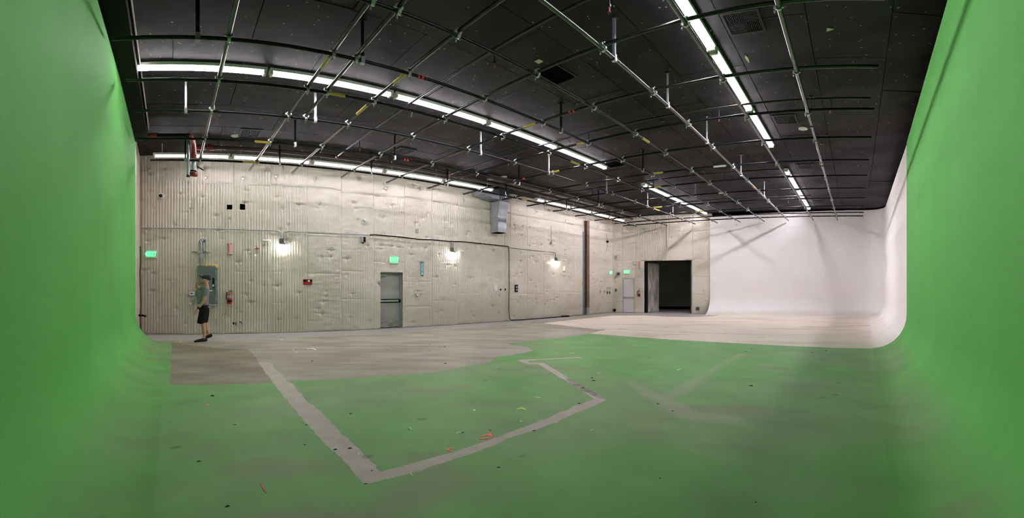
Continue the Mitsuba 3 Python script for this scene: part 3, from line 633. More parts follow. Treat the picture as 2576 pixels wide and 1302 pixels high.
for a, b, s, l in ((5.64, 6.82, .62, 'black open hatch hole in mid ceiling between two cross pipes'), (8.0, 12.9, .62, 'dark open hatch hole at the end of the middle tubes')):
    t = thing('ceiling_hatch', l, 'hatch'); M = ceil_frame(a, b, CEIL - .006); h = s / 2
    part(t, 'opening', at(bx(-h, h, -h, h, -.001, .004), M), 'black_void')
    part(t, 'rim', at(cat(bx(-h - .03, h + .03, -h - .03, -h, 0, .014), bx(-h - .03, h + .03, h, h + .03, 0, .014), bx(-h - .03, -h, -h, h, 0, .014), bx(h, h + .03, -h, h, 0, .014)), M), 'black_paint')
for a, b, l in ((12.2, 1.83, 'round pale ceiling speaker near the red sprinkler elbow'), (1.42, 11.7, 'round pale ceiling speaker beside the right strip lights'), (12.2, 11.7, 'round pale ceiling speaker by the galvanised duct')):
    t = thing('ceiling_speaker', l, 'speaker'); M = ceil_frame(a, b, CEIL - .006)
    part(t, 'grille', at(cyl(.105, [0, 0, 0], [0, 0, .012], 24), M), 'cream_plastic'); part(t, 'ring', at(trimesh.creation.annulus(.105, .125, .03, sections=24), M), 'white_enamel')
for a, b, l, sh in ((2.02, 7.95, 'torn scrap of tan paper dangling from a panel by the right tubes', [(-.14, 0), (-.06, .03), (.12, .015), (.15, -.012), (-.03, -.03)]), (.45, 7.25, 'small torn tan scrap stuck to the ceiling at far right', [(-.05, .03), (.06, .04), (.03, -.03), (.0, -.09), (-.03, -.02)]), (5.51, 6.2, 'pale square patch plate on the mid ceiling by the hatch', [(-.06, -.06), (.06, -.06), (.06, .06), (-.06, .06)])):
    single('paper_scrap', at(ext(sh, .006), ceil_frame(a, b, CEIL - .007)), 'paper', l, 'scrap')
# ---------------------------------------------------------------- things on the insulated long wall
def place(on, s_, z_, out=0.0): return on(s_, z_, out)
def exit_sign(on, s_, z_, label, w=.30, h=.20, arrow=False, out=.0):
    t = thing('exit_sign', label, 'exit sign'); M = on(s_, z_, out)
    part(t, 'case', at(bx(-w / 2 - .03, w / 2 + .03, -h / 2 - .03, h / 2 + .03, -.05, .05, .008), M), 'cream_plastic')
    tm = meshkit.text_mesh('EXIT', .13, .006, True); tm.apply_translation([-tm.bounds[1][0] / 2 + (.03 if arrow else 0), -.065, .052]); tm.apply_scale([.86, 1, 1])
    parts = [tm]
    if arrow: parts.append(ext([(-.19, 0), (-.145, .05), (-.145, -.05)], .006, .052))
    k = part(t, 'letters', at(cat(*parts), M), 'white_enamel', label='green glowing EXIT lettering'); scene[k]['emitter'] = {'type': 'area', 'radiance': rgb(*[c * .8 for c in EXIT_GREEN])}
    k = part(t, 'face', at(bx(-w / 2, w / 2, -h / 2, h / 2, .045, .0515), M), 'mint_tape', label='glowing green face'); scene[k]['emitter'] = {'type': 'area', 'radiance': rgb(*[c * .35 for c in EXIT_GREEN])}
exit_sign(on_long, -.60, 2.60, 'green lit EXIT sign with arrow at the left end of the insulated wall', .27, .2, True)
exit_sign(on_long, 7.96, 2.55, 'green lit EXIT sign above the grey metal door', .27, .24)
exit_sign(on_long, 22.45, 2.44, 'small green lit EXIT sign in the far corner left of the white door', .24, .2)
exit_sign(on_far, .92, 2.48, 'green lit EXIT sign above the white door', .26, .24)
# electrical cabinet
def ball_at(r, x, y, z):
    m = trimesh.creation.icosphere(2, r); m.apply_translation([x, y, z]); return m
t = thing('electrical_cabinet', 'tall grey steel electrical cabinet on the wall behind the man', 'cabinet'); M = on_long(1.235, 1.595)
part(t, 'body', at(bx(-.29, .29, -.62, .62, -.02, .095, .006), M), 'grey_enamel')
part(t, 'door', at(bx(-.28, .28, -.605, .605, .093, .112, .006), M), 'grey_enamel')
part(t, 'breaker_plate', at(bx(.19, .255, -.10, .235, .110, .120, .003), M), 'black_paint', label='black breaker switch plate')
part(t, 'switch', at(bx(.205, .24, -.06, .02, .118, .134, .003), M), 'sign_white', label='white switch lever')
part(t, 'nameplate', at(bx(.05, .19, -.20, -.165, .110, .116), M), 'sign_white', label='pale name plate')
part(t, 'hinge', at(cat(*[cyl(.010, [.287, y, .10], [.287, y + .06, .10], 8) for y in (-.45, .0, .1, .4)]), M), 'grey_box')
part(t, 'foam_seal', at(cat(*[ball_at(r_, x_, .63 + y_, .05) for x_, y_, r_ in ((-.25, .0, .05), (-.15, .01, .045), (-.02, .0, .05), (.08, .01, .05), (.18, .0, .055), (.26, .0, .06), (.30, -.05, .05))]), M), 'yellow_foam', True, label='yellow foam bead')
part(t, 'bottom_knockout', at(cat(bx(-.02, .28, -.68, -.62, .02, .14, .01), cyl(.02, [.2, -.68, .09], [.2, -.62, .09], 8), cyl(.02, [.05, -.68, .09], [.05, -.62, .09], 8)), M), 'grey_box')
t = thing('conduit_riser', 'thick grey conduit rising from the electrical cabinet, bent into the wall', 'conduit')
M = on_long(1.06, 2.6)
part(t, 'pipe', at(tube([[0, -.375, .09], [0, .05, .09], [0, .30, .09], [0, .42, .07], [0, .46, .02], [0, .46, -.06]], np.array([.04, .04, .055, .055, .05, .05]), 12), M), 'galvanised', True)
part(t, 'coupling', at(tube([[0, -.16, .09], [0, .02, .09]], .065, 12), M), 'grey_box', True)
part(t, 'hook', at(tube([[-.05, .28, .1]] + [[-.055 * math.cos(q), .36 + .09 * math.sin(q), .1] for q in np.linspace(0, np.pi, 9)] + [[.055, .28, .1]], .012, 8), M), 'brown_dark', True)
t = thing('strut_rail', 'short horizontal steel strut rail clamping the cabinet conduit', 'rail')
part(t, 'rail', at(cat(bx(-.34, .24, .045, .085, -.02, .022, .004)), M), 'zinc'); part(t, 'slot', at(bx(-.33, -.08, .058, .072, .02, .024), M), 'black_matt'); part(t, 'clamp', at(cat(bx(-.075, -.06, .03, .10, .02, .15, .003), bx(.06, .075, .03, .10, .02, .15, .003), bx(-.075, .075, .03, .10, .15, .16, .003), cyl(.016, [.11, .10, .02], [.11, .10, .07], 8)), M), 'zinc')
# small boxes left of the man
t = thing('thermostat', 'white square control box with dark display left of the man', 'control box'); M = on_long(.735, 1.32)
part(t, 'guard', at(bx(-.12, .12, -.09, .09, -.03, .03, .008), M), 'grey_box'); part(t, 'case', at(bx(-.085, .085, -.07, .065, .02, .06, .01), M), 'sign_white'); part(t, 'display', at(bx(-.03, .03, -.015, .02, .058, .063), M), 'black_paint')
t = thing('wall_socket', 'small metal socket box with round white plug below the thermostat', 'socket'); M = on_long(.74, 1.05)
part(t, 'box', at(bx(-.02, .06, -.06, .07, -.03, .05, .006), M), 'grey_box'); part(t, 'plug', at(cat(cyl(.032, [-.06, -.06, -.02], [-.06, -.06, .05], 12)), M), 'white_enamel', True)
def extinguisher(on, s_, z_, label, sc=1.0):
    t = thing('fire_extinguisher', label, 'fire extinguisher'); M = on(s_, z_, .06) @ np.diag([sc, sc, sc, 1])
    R = trimesh.transformations.rotation_matrix(-np.pi / 2, [1, 0, 0])
    def lt(pr): m = lathe(pr, 20); m.apply_transform(R); m.apply_translation([0, 0, .05]); return at(m, M)
    part(t, 'cylinder', lt([(0, -.24), (.072, -.24), (.08, -.225), (.08, .09), (.072, .13), (.05, .16), (.03, .175), (0, .175)]), 'sign_red', 30)
    part(t, 'label_band', lt([(.0806, -.02), (.0815, -.02), (.0815, .09), (.0806, .09)]), 'grey_box', True, label='grey label')
    part(t, 'dark_band', lt([(.0806, -.17), (.0815, -.17), (.0815, -.10), (.0806, -.10)]), 'black_paint', True, label='dark band')
    part(t, 'valve', lt([(0, .17), (.028, .17), (.028, .215), (0, .215)]), 'zinc', 30)
    part(t, 'handle', at(cat(bx(-.02, .10, .215, .23, .04, .065, .004), bx(-.02, .09, .245, .258, .04, .065, .004)), M), 'black_paint')
    part(t, 'tag', at(bx(.045, .085, .03, .19, .10, .108), M), 'yellow_tape', label='yellow inspection tag')
    part(t, 'hose', at(tube([[-.03, .20, .05], [-.09, .19, .06], [-.105, .10, .07], [-.10, -.02, .08], [-.09, -.10, .09]], .013, 8), M), 'black_matt', True)
    part(t, 'bracket', at(bx(-.03, .03, .0, .2, -.06, -.02), M), 'black_matt')
extinguisher(on_long, 1.95, 1.19, 'red fire extinguisher with yellow tag on the wall right of the electrical cabinet', .88)
extinguisher(on_far, 1.71, 1.18, 'red fire extinguisher between the white door and the dark doorway', .88)
def tall_sign(on, s_, z_, label, m, h=.34, w=.13):
    t = thing('wall_sign', label, 'sign'); M = on(s_, z_, .0)
    part(t, 'board', at(trimesh.convex.convex_hull(np.array([[x, y, z] for y in (-h / 2, h / 2) for x, z in ((-w / 2, 0), (w / 2, 0), (-.01, .07), (.01, .07))])), M), m)
    part(t, 'border', at(cat(bx(-w / 2, w / 2, h / 2 - .012, h / 2, -.005, .06), bx(-w / 2, w / 2, -h / 2, -h / 2 + .012, -.005, .06)), M), 'dark_red' if m == 'pink_sign' else m)
    part(t, 'marks', at(cat(*[bx(-.012, .012, y - .012, y + .012, .068, .073) for y in np.linspace(-h * .3, h * .34, 6)]), M), 'sign_white' if m == 'blue_sign' else 'sign_red')
tall_sign(on_long, 1.95, 2.77, 'faded pink vertical sign above the fire extinguisher by the cabinet', 'pink_sign', .36, .14)
tall_sign(on_far, 1.73, 2.88, 'small faded pink vertical sign at the top left corner of the dark doorway', 'pink_sign', .40, .10)
t = thing('wall_sign', 'narrow blue and white vertical sign right of the metal door', 'sign'); M = on_long(9.21, 2.24, .012)
part(t, 'board', at(bx(-.065, .065, -.27, .27, -.02, .01), M), 'blue_sign'); part(t, 'inset', at(cat(bx(-.045, -.036, -.25, .25, .009, .014), bx(.036, .045, -.25, .25, .009, .014)), M), 'sign_white')
part(t, 'marks', at(cat(*[bx(-.02, .02, y - .016, y + .016, .009, .014) for y in np.linspace(-.13, .17, 6)]), M), 'sign_white'); part(t, 'arrow', at(ext([(-.035, .02), (.035, .02), (0, -.04)], .004, .01), M @ trimesh.transformations.translation_matrix([0, -.20, 0])), 'sign_white')
part(t, 'end_strips', at(cat(bx(-.05, .05, .255, .27, .0, .015), bx(-.05, .05, -.27, -.25, .0, .015)), M), 'black_paint')
M = on_long(2.85, 2.80, .012)
def rbox(w, h, ang): m = bx(-w / 2, w / 2, -h / 2, h / 2, -.02, .003); m.apply_transform(trimesh.transformations.rotation_matrix(ang, [0, 0, 1])); return m
single('tape_cross', at(cat(rbox(.15, .022, .12), rbox(.022, .12, .25)), M), 'sign_red', 'small red tape cross stuck on the insulation', 'tape mark')
t = thing('wall_sign', 'black and dark red rectangular sign with pale dot on the ribbed wall', 'sign'); M = on_long(4.61, 1.70, .01)
part(t, 'board', at(bx(-.14, .14, -.095, .095, -.03, .01, .004), M), 'sign_red'); part(t, 'top_field', at(bx(-.13, .13, .01, .085, .009, .013), M), 'black_paint', label='black upper field'); part(t, 'dot', at(cyl(.032, [.04, .042, .012], [.04, .042, .017], 16), M), 'sign_white', label='pale round emblem'); part(t, 'dark_patch', at(bx(-.06, .0, .02, .075, .012, .015), M), 'dark_red')
def emergency(on, s_, z_, label, w=.27):
    t = thing('emergency_light', label, 'emergency light', 'emergency lights'); M = on(s_, z_, .0)
    R = trimesh.transformations.scale_matrix(1)
    m = trimesh.creation.icosphere(3, 1.0); m.apply_scale([w / 2, .055, .075]); v = m.vertices; v[:, 1] = np.clip(v[:, 1], -.05, .04)
    m.apply_translation([0, 0, .02]); part(t, 'case', at(m, M), 'white_enamel', 30)
    for s2 in (-1, 1): part(t, 'lens', at(cyl(.022, [s2 * w * .33, 0, .055], [s2 * w * .33, 0, .075], 14), M), 'sign_white', True)
    part(t, 'base', at(bx(-w * .4, w * .4, -.03, .03, -.05, .03, .01), M), 'cream_plastic')
emergency(on_long, 3.19, 3.07, 'white oval emergency light left of the first wall lamp')
emergency(on_long, 11.12, 3.02, 'white oval emergency light right of the second wall lamp')
emergency(on_long, 17.95, 2.95, 'white oval emergency light right of the third wall lamp')
def wall_lamp(s_, z_, label, size=1.0):
    t = thing('wall_lamp', label, 'wall lamp', 'wall lamps'); M = on_long(s_, z_, .02) @ np.diag([size, size, size, 1])
    part(t, 'junction_box', at(bx(-.065, .055, -.06, .07, -.05, .07, .008), M), 'lamp_housing')
    part(t, 'hood', at(trimesh.convex.convex_hull(np.array([[-.07, -.06, 0], [.06, -.06, 0], [-.04, -.05, .06], [.06, -.05, .06], [-.08, -.11, .0], [.15, -.14, .0], [-.06, -.12, .2], [.14, -.145, .2]])), M), 'lamp_housing')
    k = part(t, 'lens', at(trimesh.convex.convex_hull(np.array([[x * .11 * q + .02, -.135 - d, .03 + y * .15 * q + .02] for q, d in ((1, 0), (.95, .06), (.6, .12)) for x, y in ((-1, .0), (1, 0), (-1, 1), (1, 1))])), M), 'white_enamel', label='glowing lens')
    scene[k]['emitter'] = {'type': 'area', 'radiance': rgb(*LAMP)}
wall_lamp(3.70, 3.08, 'first lit wall lamp from the left, between emergency light and red sign')
wall_lamp(10.64, 3.06, 'second lit wall lamp, right of the blue sign and metal door')
wall_lamp(17.22, 2.98, 'third lit wall lamp, farthest along the wall before the brown column', .95)
# conduits and cable
def wall_run(pts, r, out=.05, n=6, sides=8):
    P = []
    for (s0, z0), (s1, z1) in zip(pts[:-1], pts[1:]):
        k = max(2, int(abs(s1 - s0) / .4) + 2)
        for q in np.linspace(0, 1, k)[:-1]: P.append(W(DEPTH - out, s0 + (s1 - s0) * q, z0 + (z1 - z0) * q))
    P.append(W(DEPTH - out, pts[-1][0], pts[-1][1])); return tube(P, r, sides)
t = thing('conduit', 'thin grey electrical conduit running level along the left insulated wall', 'conduit')
part(t, 'left_run', wall_run([(-.93, 3.44), (3.50, 3.395), (3.60, 3.37), (3.64, 3.32), (3.645, 3.12)], .014), 'galvanised', True); part(t, 'right_run', wall_run([(3.755, 3.12), (3.76, 3.32), (3.80, 3.37), (3.9, 3.39), (6.9, 3.40)], .014), 'galvanised', True)
part(t, 'strap', cat(*[warped_box(DEPTH - .07, DEPTH - .02, b - .012, b + .012, 3.37, 3.45) for b in (-.3, 1.1, 2.4, 5.2, 6.1)]), 'zinc')
cable = [(6.93, 3.40), (7.1, 3.42), (8.2, 3.40), (9.0, 3.36), (9.6, 3.38), (10.4, 3.37), (11.2, 3.40), (12.4, 3.385), (13.78, 3.37)]
t = thing('cable', 'thick black cable running along the wall from speaker to column edge', 'cable'); part(t, 'cable', wall_run(cable, .021, .08), 'black_matt', True)
part(t, 'tail', wall_run([(13.80, 3.36), (13.83, 3.2), (13.84, 1.5), (13.82, .5), (13.86, .12), (14.0, .035), (14.3, .03)], .016, .075), 'black_matt', True, label='cable dropping to the floor')
part(t, 'floor_run', tube(W(DEPTH - np.array([.09, .10, .13, .12, .16, .12, .14, .10]), np.linspace(14.3, 18.2, 8), .02), .018, 8), 'black_matt', True, label='cable lying along the wall foot')
part(t, 'coil', tube([W(DEPTH - .20 - .09 * math.sin(q), 17.8 + .30 * math.cos(q), .022 + .0008 * k) for k, q in enumerate(np.linspace(0, 5 * np.pi, 50))], .018, 6), 'black_matt', True, label='small coil of cable')
t = thing('lamp_conduit', 'thin grey conduit bending down to the third wall lamp', 'conduit'); part(t, 'pipe', wall_run([(13.85, 3.32), (15.5, 3.30), (16.95, 3.30), (17.12, 3.29), (17.17, 3.24), (17.18, 3.02)], .011), 'pipe_dark', True)
t = thing('lamp_conduit', 'two short conduits dropping from the black cable to the second wall lamp', 'conduit'); part(t, 'pipe', wall_run([(10.57, 3.335), (10.60, 3.30), (10.60, 3.13)], .011), 'pipe_dark', True); part(t, 'pipe', wall_run([(10.69, 3.335), (10.69, 3.13)], .011), 'pipe_dark', True)
t = thing('speaker', 'small dark wall speaker box hanging under the conduit', 'speaker'); M = on_long(6.69, 3.23, .0)
part(t, 'body', at(bx(-.085, .085, -.10, .10, -.03, .14, .01), M), 'grey_box'); part(t, 'grille', at(bx(-.005, .07, -.09, .09, .135, .145, .003), M), 'black_matt'); part(t, 'cable_gland', at(cyl(.03, [0, -.13, .05], [0, -.09, .05], 10), M), 'black_matt')
# cameras and stray pieces
def camera_dome(on, s_, z_, label):
    t = thing('security_camera', label, 'security camera'); M = on(s_, z_, .0)
    part(t, 'housing', at(cyl(.085, [0, 0, -.04], [0, 0, .06], 20), M), 'white_enamel', 30); m = trimesh.creation.icosphere(2, .058); m.apply_translation([0, 0, .055]); part(t, 'dome', at(m, M), 'black_paint', True)
camera_dome(on_long, -.26, 4.48, 'white dome security camera high on the left of the insulated wall')
t = thing('security_camera', 'small bullet security camera above the dark speaker box', 'security camera'); M = on_long(6.73, 3.90, .0)
part(t, 'mount', at(bx(-.055, .045, -.11, .0, -.03, .04, .012), M), 'sign_white'); part(t, 'body', at(tube([[.03, .03, -.02], [.02, .02, .14]], .042, 12), M), 'black_paint', True); part(t, 'rim', at(tube([[.02, .02, .13], [.02, .02, .15]], .05, 12), M), 'sign_white', True)
def wallbox(on, s_, z_, w, h, d, m, label, name='junction_box', c='box', face=None):
    t = thing(name, label, c); M = on(s_, z_, .0)
    part(t, 'box', at(bx(-w / 2, w / 2, -h / 2, h / 2, -.02, d, .006), M), m)
    if face: part(t, 'face', at(bx(-w * .36, w * .36, -h * .36, h * .36, d - .002, d + .006, .002), M), face)
wallbox(on_long, 8.98, 3.69, .10, .15, .04, 'grey_box', 'small grey knockout box high on the wall right of the bullet camera')
wallbox(on_long, 8.98, 1.24, .11, .13, .05, 'grey_box', 'small grey switch box right of the metal door', face='cream_plastic')
wallbox(on_long, 13.06, 1.51, .19, .30, .05, 'sign_white', 'white flat box left of the outlets near the hanging cable', face='white_enamel')
wallbox(on_long, 13.34, 1.43, .13, .11, .05, 'cream_plastic', 'cream outlet box, left one of the pair by the cable', 'outlet', 'outlet', 'black_matt')
wallbox(on_long, 13.62, 1.44, .11, .12, .05, 'cream_plastic', 'cream outlet box, right one of the pair by the cable', 'outlet', 'outlet', 'black_matt')
single('cavity', at(bx(-.06, .05, -.07, .07, -.05, .005, .02), on_long(13.3, 1.22)), 'dark_cavity', 'dark ragged hole under the pair of outlets', 'hole')
wallbox(on_long, 14.36, 1.48, .17, .33, .05, 'black_matt', 'black framed double switch plate right of the hanging cable', 'switch_plate', 'switch plate')
pk = on_long(14.36, 1.48)
part('switch_plate', 'rocker', at(bx(-.055, .055, .02, .11, .045, .058, .003), pk), 'grey_box'); part('switch_plate', 'rocker', at(bx(-.055, .055, -.11, -.02, .045, .058, .003), pk), 'grey_box')
single('cavity', at(cat(bx(-.10, .02, -.05, .05, -.05, .002, .03), bx(-.02, .05, -.09, .07, -.05, .002, .03)), on_long(2.12, .34)), 'black_void', 'ragged black hole near the floor right of the man', 'hole')
single('loose_wire', at(tube([[-.02, 0, 0], [.02, .03, .05], [.06, .0, .06], [.04, -.04, .03]], .012, 8), on_long(2.3, .36)), 'brown_dark', 'stub of loose brown wire beside the ragged black hole', 'wire', smooth=True)
single('dirt_smear', at(ext([(-.06, .1), (.05, .11), (.09, .02), (.05, -.12), (-.03, -.1), (-.02, -.02), (-.08, .02)], .006, -.008), on_long(1.48, .42)), 'grey_box', 'grey smudged patch on the wall behind the man at knee height', 'patch')
wallbox(on_long, 17.95, 2.52, .26, .26, .16, 'cream_plastic', 'large cream equipment box below the third emergency light', 'equipment_box', 'box')
wallbox(on_long, 17.92, 2.22, .24, .14, .14, 'cream_plastic', 'smaller cream box under the large cream equipment box', 'equipment_box', 'box')
single('drop_cord', wall_run([(16.83, 4.62), (16.84, 4.2), (16.84, 3.85)], .010, .05), 'grey_box', 'thin grey cord hanging down the wall above the third lamp', 'cord')
single('cord_connector', at(tube([[0, .08, .04], [0, .05, .05], [0, -.06, .05], [0, -.09, .04]], np.array([.012, .045, .05, .02]), 10), on_long(16.84, 3.78)), 'grey_box', 'grey connector at the end of the hanging cord', 'connector', smooth=True)
t = thing('hanging_wire', 'thin dark wire curling down from a black camera near the far corner', 'wire'); part(t, 'wire', wall_run([(21.9, 4.75), (22.0, 4.5), (22.06, 4.3), (22.07, 4.0), (21.95, 3.75), (21.85, 3.65)], .010, .05), 'grey_box', True); part(t, 'camera_head', at(cyl(.06, [0, 0, -.02], [0, 0, .1], 14), on_long(22.06, 4.28)), 'black_paint', True, label='small black camera')
for k, (s_, z_) in enumerate(((21.3, 1.28), (21.75, 1.28), (22.1, 1.48), (22.35, 1.48))):
    wallbox(on_long, s_, z_, .16, .20, .05, 'cream_plastic', '%s of the four outlet boxes left of the far corner' % ['first', 'second', 'third', 'last'][k], 'outlet', 'outlet', 'grey_box')
for k, s_ in enumerate((22.12, 22.38)): wallbox(on_long, s_, 1.22, .07, .15, .03, 'black_matt', 'dark slot below the far corner outlets, %s one' % ['left', 'right'][k], 'wall_slot', 'slot')
wallbox(on_far, 1.43, 2.98, .17, .2, .05, 'grey_box', 'small grey box above and right of the white door', face='cream_plastic')
wallbox(on_far, .2, 3.37, .16, .2, .06, 'grey_box', 'small grey camera box high beside the far corner')
t = thing('flood_light', 'small grey twin light bracket left above the white door', 'light'); M = on_far(.27, 2.27)
part(t, 'bracket', at(tube([[-.12, -.16, .02], [0, 0, .08], [.12, .1, .06]], .05, 8), M), 'grey_box', True); part(t, 'head', at(bx(.02, .18, .02, .18, .02, .14, .02), M), 'lamp_housing')
single('pipe_stub', at(cyl(.09, [0, 0, -.05], [0, 0, .06], 16), on_far(.12, .14)), 'black_matt', 'round black pipe end at the foot of the far corner', 'pipe')
wallbox(on_far, 5.25, .30, .22, .22, .05, 'grey_box', 'grey outlet box low beside the white cove', 'outlet', 'outlet', 'brown_dark')
t = thing('wall_bracket', 'small metal switch box left of the white door', 'box'); part(t, 'box', at(bx(-.06, .06, -.1, .1, -.03, .05, .01), on_far(.2, 1.35)), 'grey_box'); part(t, 'cover', at(bx(-.03, .05, -.03, .08, .04, .06), on_far(.2, 1.35)), 'brown_dark')
single('wall_pipe', at(cyl(.035, [0, -.65, .06], [0, .75, .06], 10), on_far(3.45, 4.55)), 'cream_plastic', 'pale vertical pipe on the wall above the dark doorway', 'pipe', smooth=30)
t = thing('gas_line', 'dark hose line with elbow down the return wall beside the green cove', 'pipe')
part(t, 'line', tube(W(np.full(7, 13.05), -.90 + np.array([0, .01, -.01, .01, .02, .0, .01]), np.array([2.75, 2.3, 1.9, 1.4, 1.0, .66, .2])), .016, 8), 'brown_dark', True); part(t, 'elbow', tube([W(13.05, -.93, .68), W(13.0, -.82, .68), W(12.98, -.74, .66)], .03, 8), 'black_matt', True)
# column and duct
t = thing('steel_column', 'tall brown steel column standing against the insulated wall', 'column')
ca, cb = DEPTH - .10, 19.86
def ibeam(z0, z1): return cat(warped_box(ca - .10, ca - .085, cb - .11, cb + .11, z0, z1), warped_box(ca + .085, ca + .10, cb - .11, cb + .11, z0, z1), warped_box(ca - .09, ca + .09, cb - .012, cb + .012, z0, z1))
part(t, 'shaft', ibeam(.42, 5.25), 'rust_steel'); part(t, 'base', ibeam(0, .42), 'grey_box', label='grey painted foot'); part(t, 'base_plate', warped_box(ca - .14, ca + .12, cb - .15, cb + .15, 0, .02), 'grey_box'); part(t, 'side_channel', warped_box(DEPTH - .06, DEPTH + .02, cb - .27, cb - .12, 0, 4.6), 'galvanised')
t = thing('duct', 'galvanised steel air duct dropping down the wall from the ceiling', 'duct')
def duct_seg(b0, b1, a_in, lo, hi, a_lo, a_hi):
    pts = np.vstack([W(np.array([a_in, a_in, a_lo, a_lo]), np.array([b0, b1, b0, b1]), lo), W(np.array([a_in, a_in, a_hi, a_hi]), np.array([b0, b1, b0, b1]), hi)]); return trimesh.convex.convex_hull(pts)
part(t, 'section', duct_seg(12.75, 13.24, 14.12, 3.90, 4.55, 13.66, 13.66), 'galvanised'); part(t, 'section', duct_seg(12.73, 13.25, 14.12, 4.55, 4.82, 13.66, 13.62), 'galvanised'); part(t, 'offset', duct_seg(12.75, 13.28, 14.1, 4.82, 5.2, 13.62, 13.55), 'galvanised'); part(t, 'section', duct_seg(12.78, 13.32, 14.05, 5.2, CEIL - .02, 13.55, 13.62), 'galvanised')
part(t, 'mouth', duct_seg(12.77, 13.22, 14.1, 3.885, 3.91, 13.68, 13.68), 'black_void', label='dark open mouth'); 
for z_ in (4.55, 5.2): part(t, 'seam', duct_seg(12.715, 13.265, 14.12, z_ - .008, z_ + .008, 13.645 if z_ < 5 else 13.54, 13.645 if z_ < 5 else 13.54), 'zinc')
rows_ = []
for q in np.linspace(0, 1, 9): rows_.append((11.75 + .98 * q, 5.62 - .30 * (1 - (1 - q) ** 2) ** .5 if False else 5.36 - .10 * math.sin(q * np.pi * .5)))
part(t, 'side_branch', cat(*[duct_seg(rows_[k][0], rows_[k + 1][0], 14.12, rows_[k][1], 5.68, 13.55, 13.55) for k in range(8)]), 'galvanised', label='curved side branch')
single('roof_brace', cat(tube([W(13.6, 21.9, 5.3), W(13.2, 22.3, 5.7)], .03, 8), tube([W(13.6, 21.9, 5.3), W(13.9, 22.4, 5.7)], .03, 8), tube([W(13.6, 21.9, 5.25), W(13.6, 21.9, 5.75)], .05, 8)), 'rust_steel', 'rust brown steel brace under the ceiling at the far corner', 'brace')
# steel channel above the tubes, far half
single('ceiling_beam', warped_box(12.25, 12.42, 11.0, 22.4, 5.62, 5.80, .5), 'brown_dark', 'dark brown steel beam under the ceiling above the far wall tubes', 'beam')
# ---------------------------------------------------------------- marks and litter on the floor
def flat(name, poly, m, label, c, group=None, h=.003): return single(name, ext(poly, h), m, label, c, group)
flat('floor_tape', [(-9.445, 12.372), (-9.402, 12.419), (-8.991, 11.884), (-9.034, 11.841)], 'yellow_tape', 'yellow square of tape at the start of the dotted line, left of the man', 'tape mark')
flat('floor_tape', [(-5.087, 10.798), (-5.005, 10.941), (-4.764, 10.625), (-4.77, 10.557), (-4.952, 10.798), (-5.049, 10.728)], 'white_tape', 'white chevron of tape on the bare concrete floor right of the man', 'tape mark')
flat('floor_tape', [(-5.389, 10.693), (-5.313, 10.625), (-5.253, 10.523), (-5.325, 10.591)], 'white_tape', 'tiny white tape scrap on the concrete, upper one of two left of the white chevron', 'tape mark')
flat('floor_tape', [(-5.102, 10.262), (-5.017, 10.231), (-4.975, 10.137), (-5.043, 10.168)], 'white_tape', 'tiny white tape scrap on the concrete, lower one of two left of the white chevron', 'tape mark')
flat('floor_tape', [(-6.735, 12.68), (-6.646, 12.729), (-6.591, 12.608), (-6.663, 12.56)], 'white_tape', 'white tape scrap beside the dotted yellow line', 'tape mark')
flat('floor_tape', [(-3.913, 5.576), (-3.937, 5.633), (-3.905, 5.633), (-3.872, 5.567), (-3.885, 5.544)], 'coral_tape', 'coral tape scrap alone on the green floor at left', 'tape mark')
flat('floor_tape', [(-0.317, 4.429), (-0.3, 4.453), (-0.246, 4.474), (-0.239, 4.529), (-0.25, 4.551), (-0.235, 4.557), (-0.199, 4.453), (-0.189, 4.408), (-0.217, 4.399), (-0.244, 4.441), (-0.287, 4.411), (-0.311, 4.393)], 'coral_tape', 'bent coral tape mark above the longer coral bar at the pale strip', 'tape mark')
flat('floor_tape', [(-0.324, 4.342), (-0.304, 4.359), (-0.186, 4.388), (-0.183, 4.364), (-0.282, 4.33), (-0.319, 4.319)], 'coral_tape', 'straight coral tape bar touching the pale strip', 'tape mark')
flat('floor_tape', [(-0.613, 4.064), (-0.599, 4.082), (-0.559, 4.105), (-0.548, 4.084), (-0.582, 4.059), (-0.555, 4.0), (-0.567, 3.991), (-0.602, 4.04)], 'coral_tape', 'coral V of tape at the pale strip edge, left of the coral bar', 'tape mark')
flat('floor_tape', [(-0.482, 5.388), (-0.455, 5.401), (-0.445, 5.327), (-0.471, 5.31)], 'lime_tape', 'lime square of tape in the middle of the green floor', 'tape mark')
flat('floor_tape', [(0.055, 5.414), (0.115, 5.477), (0.133, 5.477), (0.176, 5.379), (0.155, 5.361), (0.12, 5.432), (0.059, 5.388)], 'lime_tape', 'lime chevron of tape on the green floor right of the lime square', 'tape mark')
flat('floor_tape', [(0.316, 6.003), (0.39, 5.981), (0.384, 5.955), (0.318, 5.976)], 'pale_yellow_tape', 'pale yellow tape dash on the green floor above the lime chevron', 'tape mark')
flat('floor_tape', [(0.473, 4.868), (0.519, 4.897), (0.52, 4.879), (0.475, 4.851)], 'pale_yellow_tape', 'pale yellow tape dash at the lower edge of the pale strip', 'tape mark')
flat('floor_tape', [(-1.115, 4.699), (-1.101, 4.706), (-1.076, 4.666), (-1.043, 4.614), (-1.038, 4.582), (-1.071, 4.624), (-1.098, 4.659)], 'mint_tape', 'mint green Y of tape on the green floor left of the lime square', 'tape mark')
flat('floor_tape', [(-0.576, 4.529), (-0.523, 4.544), (-0.518, 4.526), (-0.558, 4.513), (-0.555, 4.477), (-0.57, 4.483)], 'mint_tape', 'mint green L of tape left of the coral marks', 'tape mark')
flat('floor_tape', [(0.065, 4.967), (0.123, 4.923), (0.091, 4.858), (0.082, 4.872), (0.101, 4.915), (0.066, 4.949)], 'mint_tape', 'mint green chevron of tape below the lime chevron', 'tape mark')
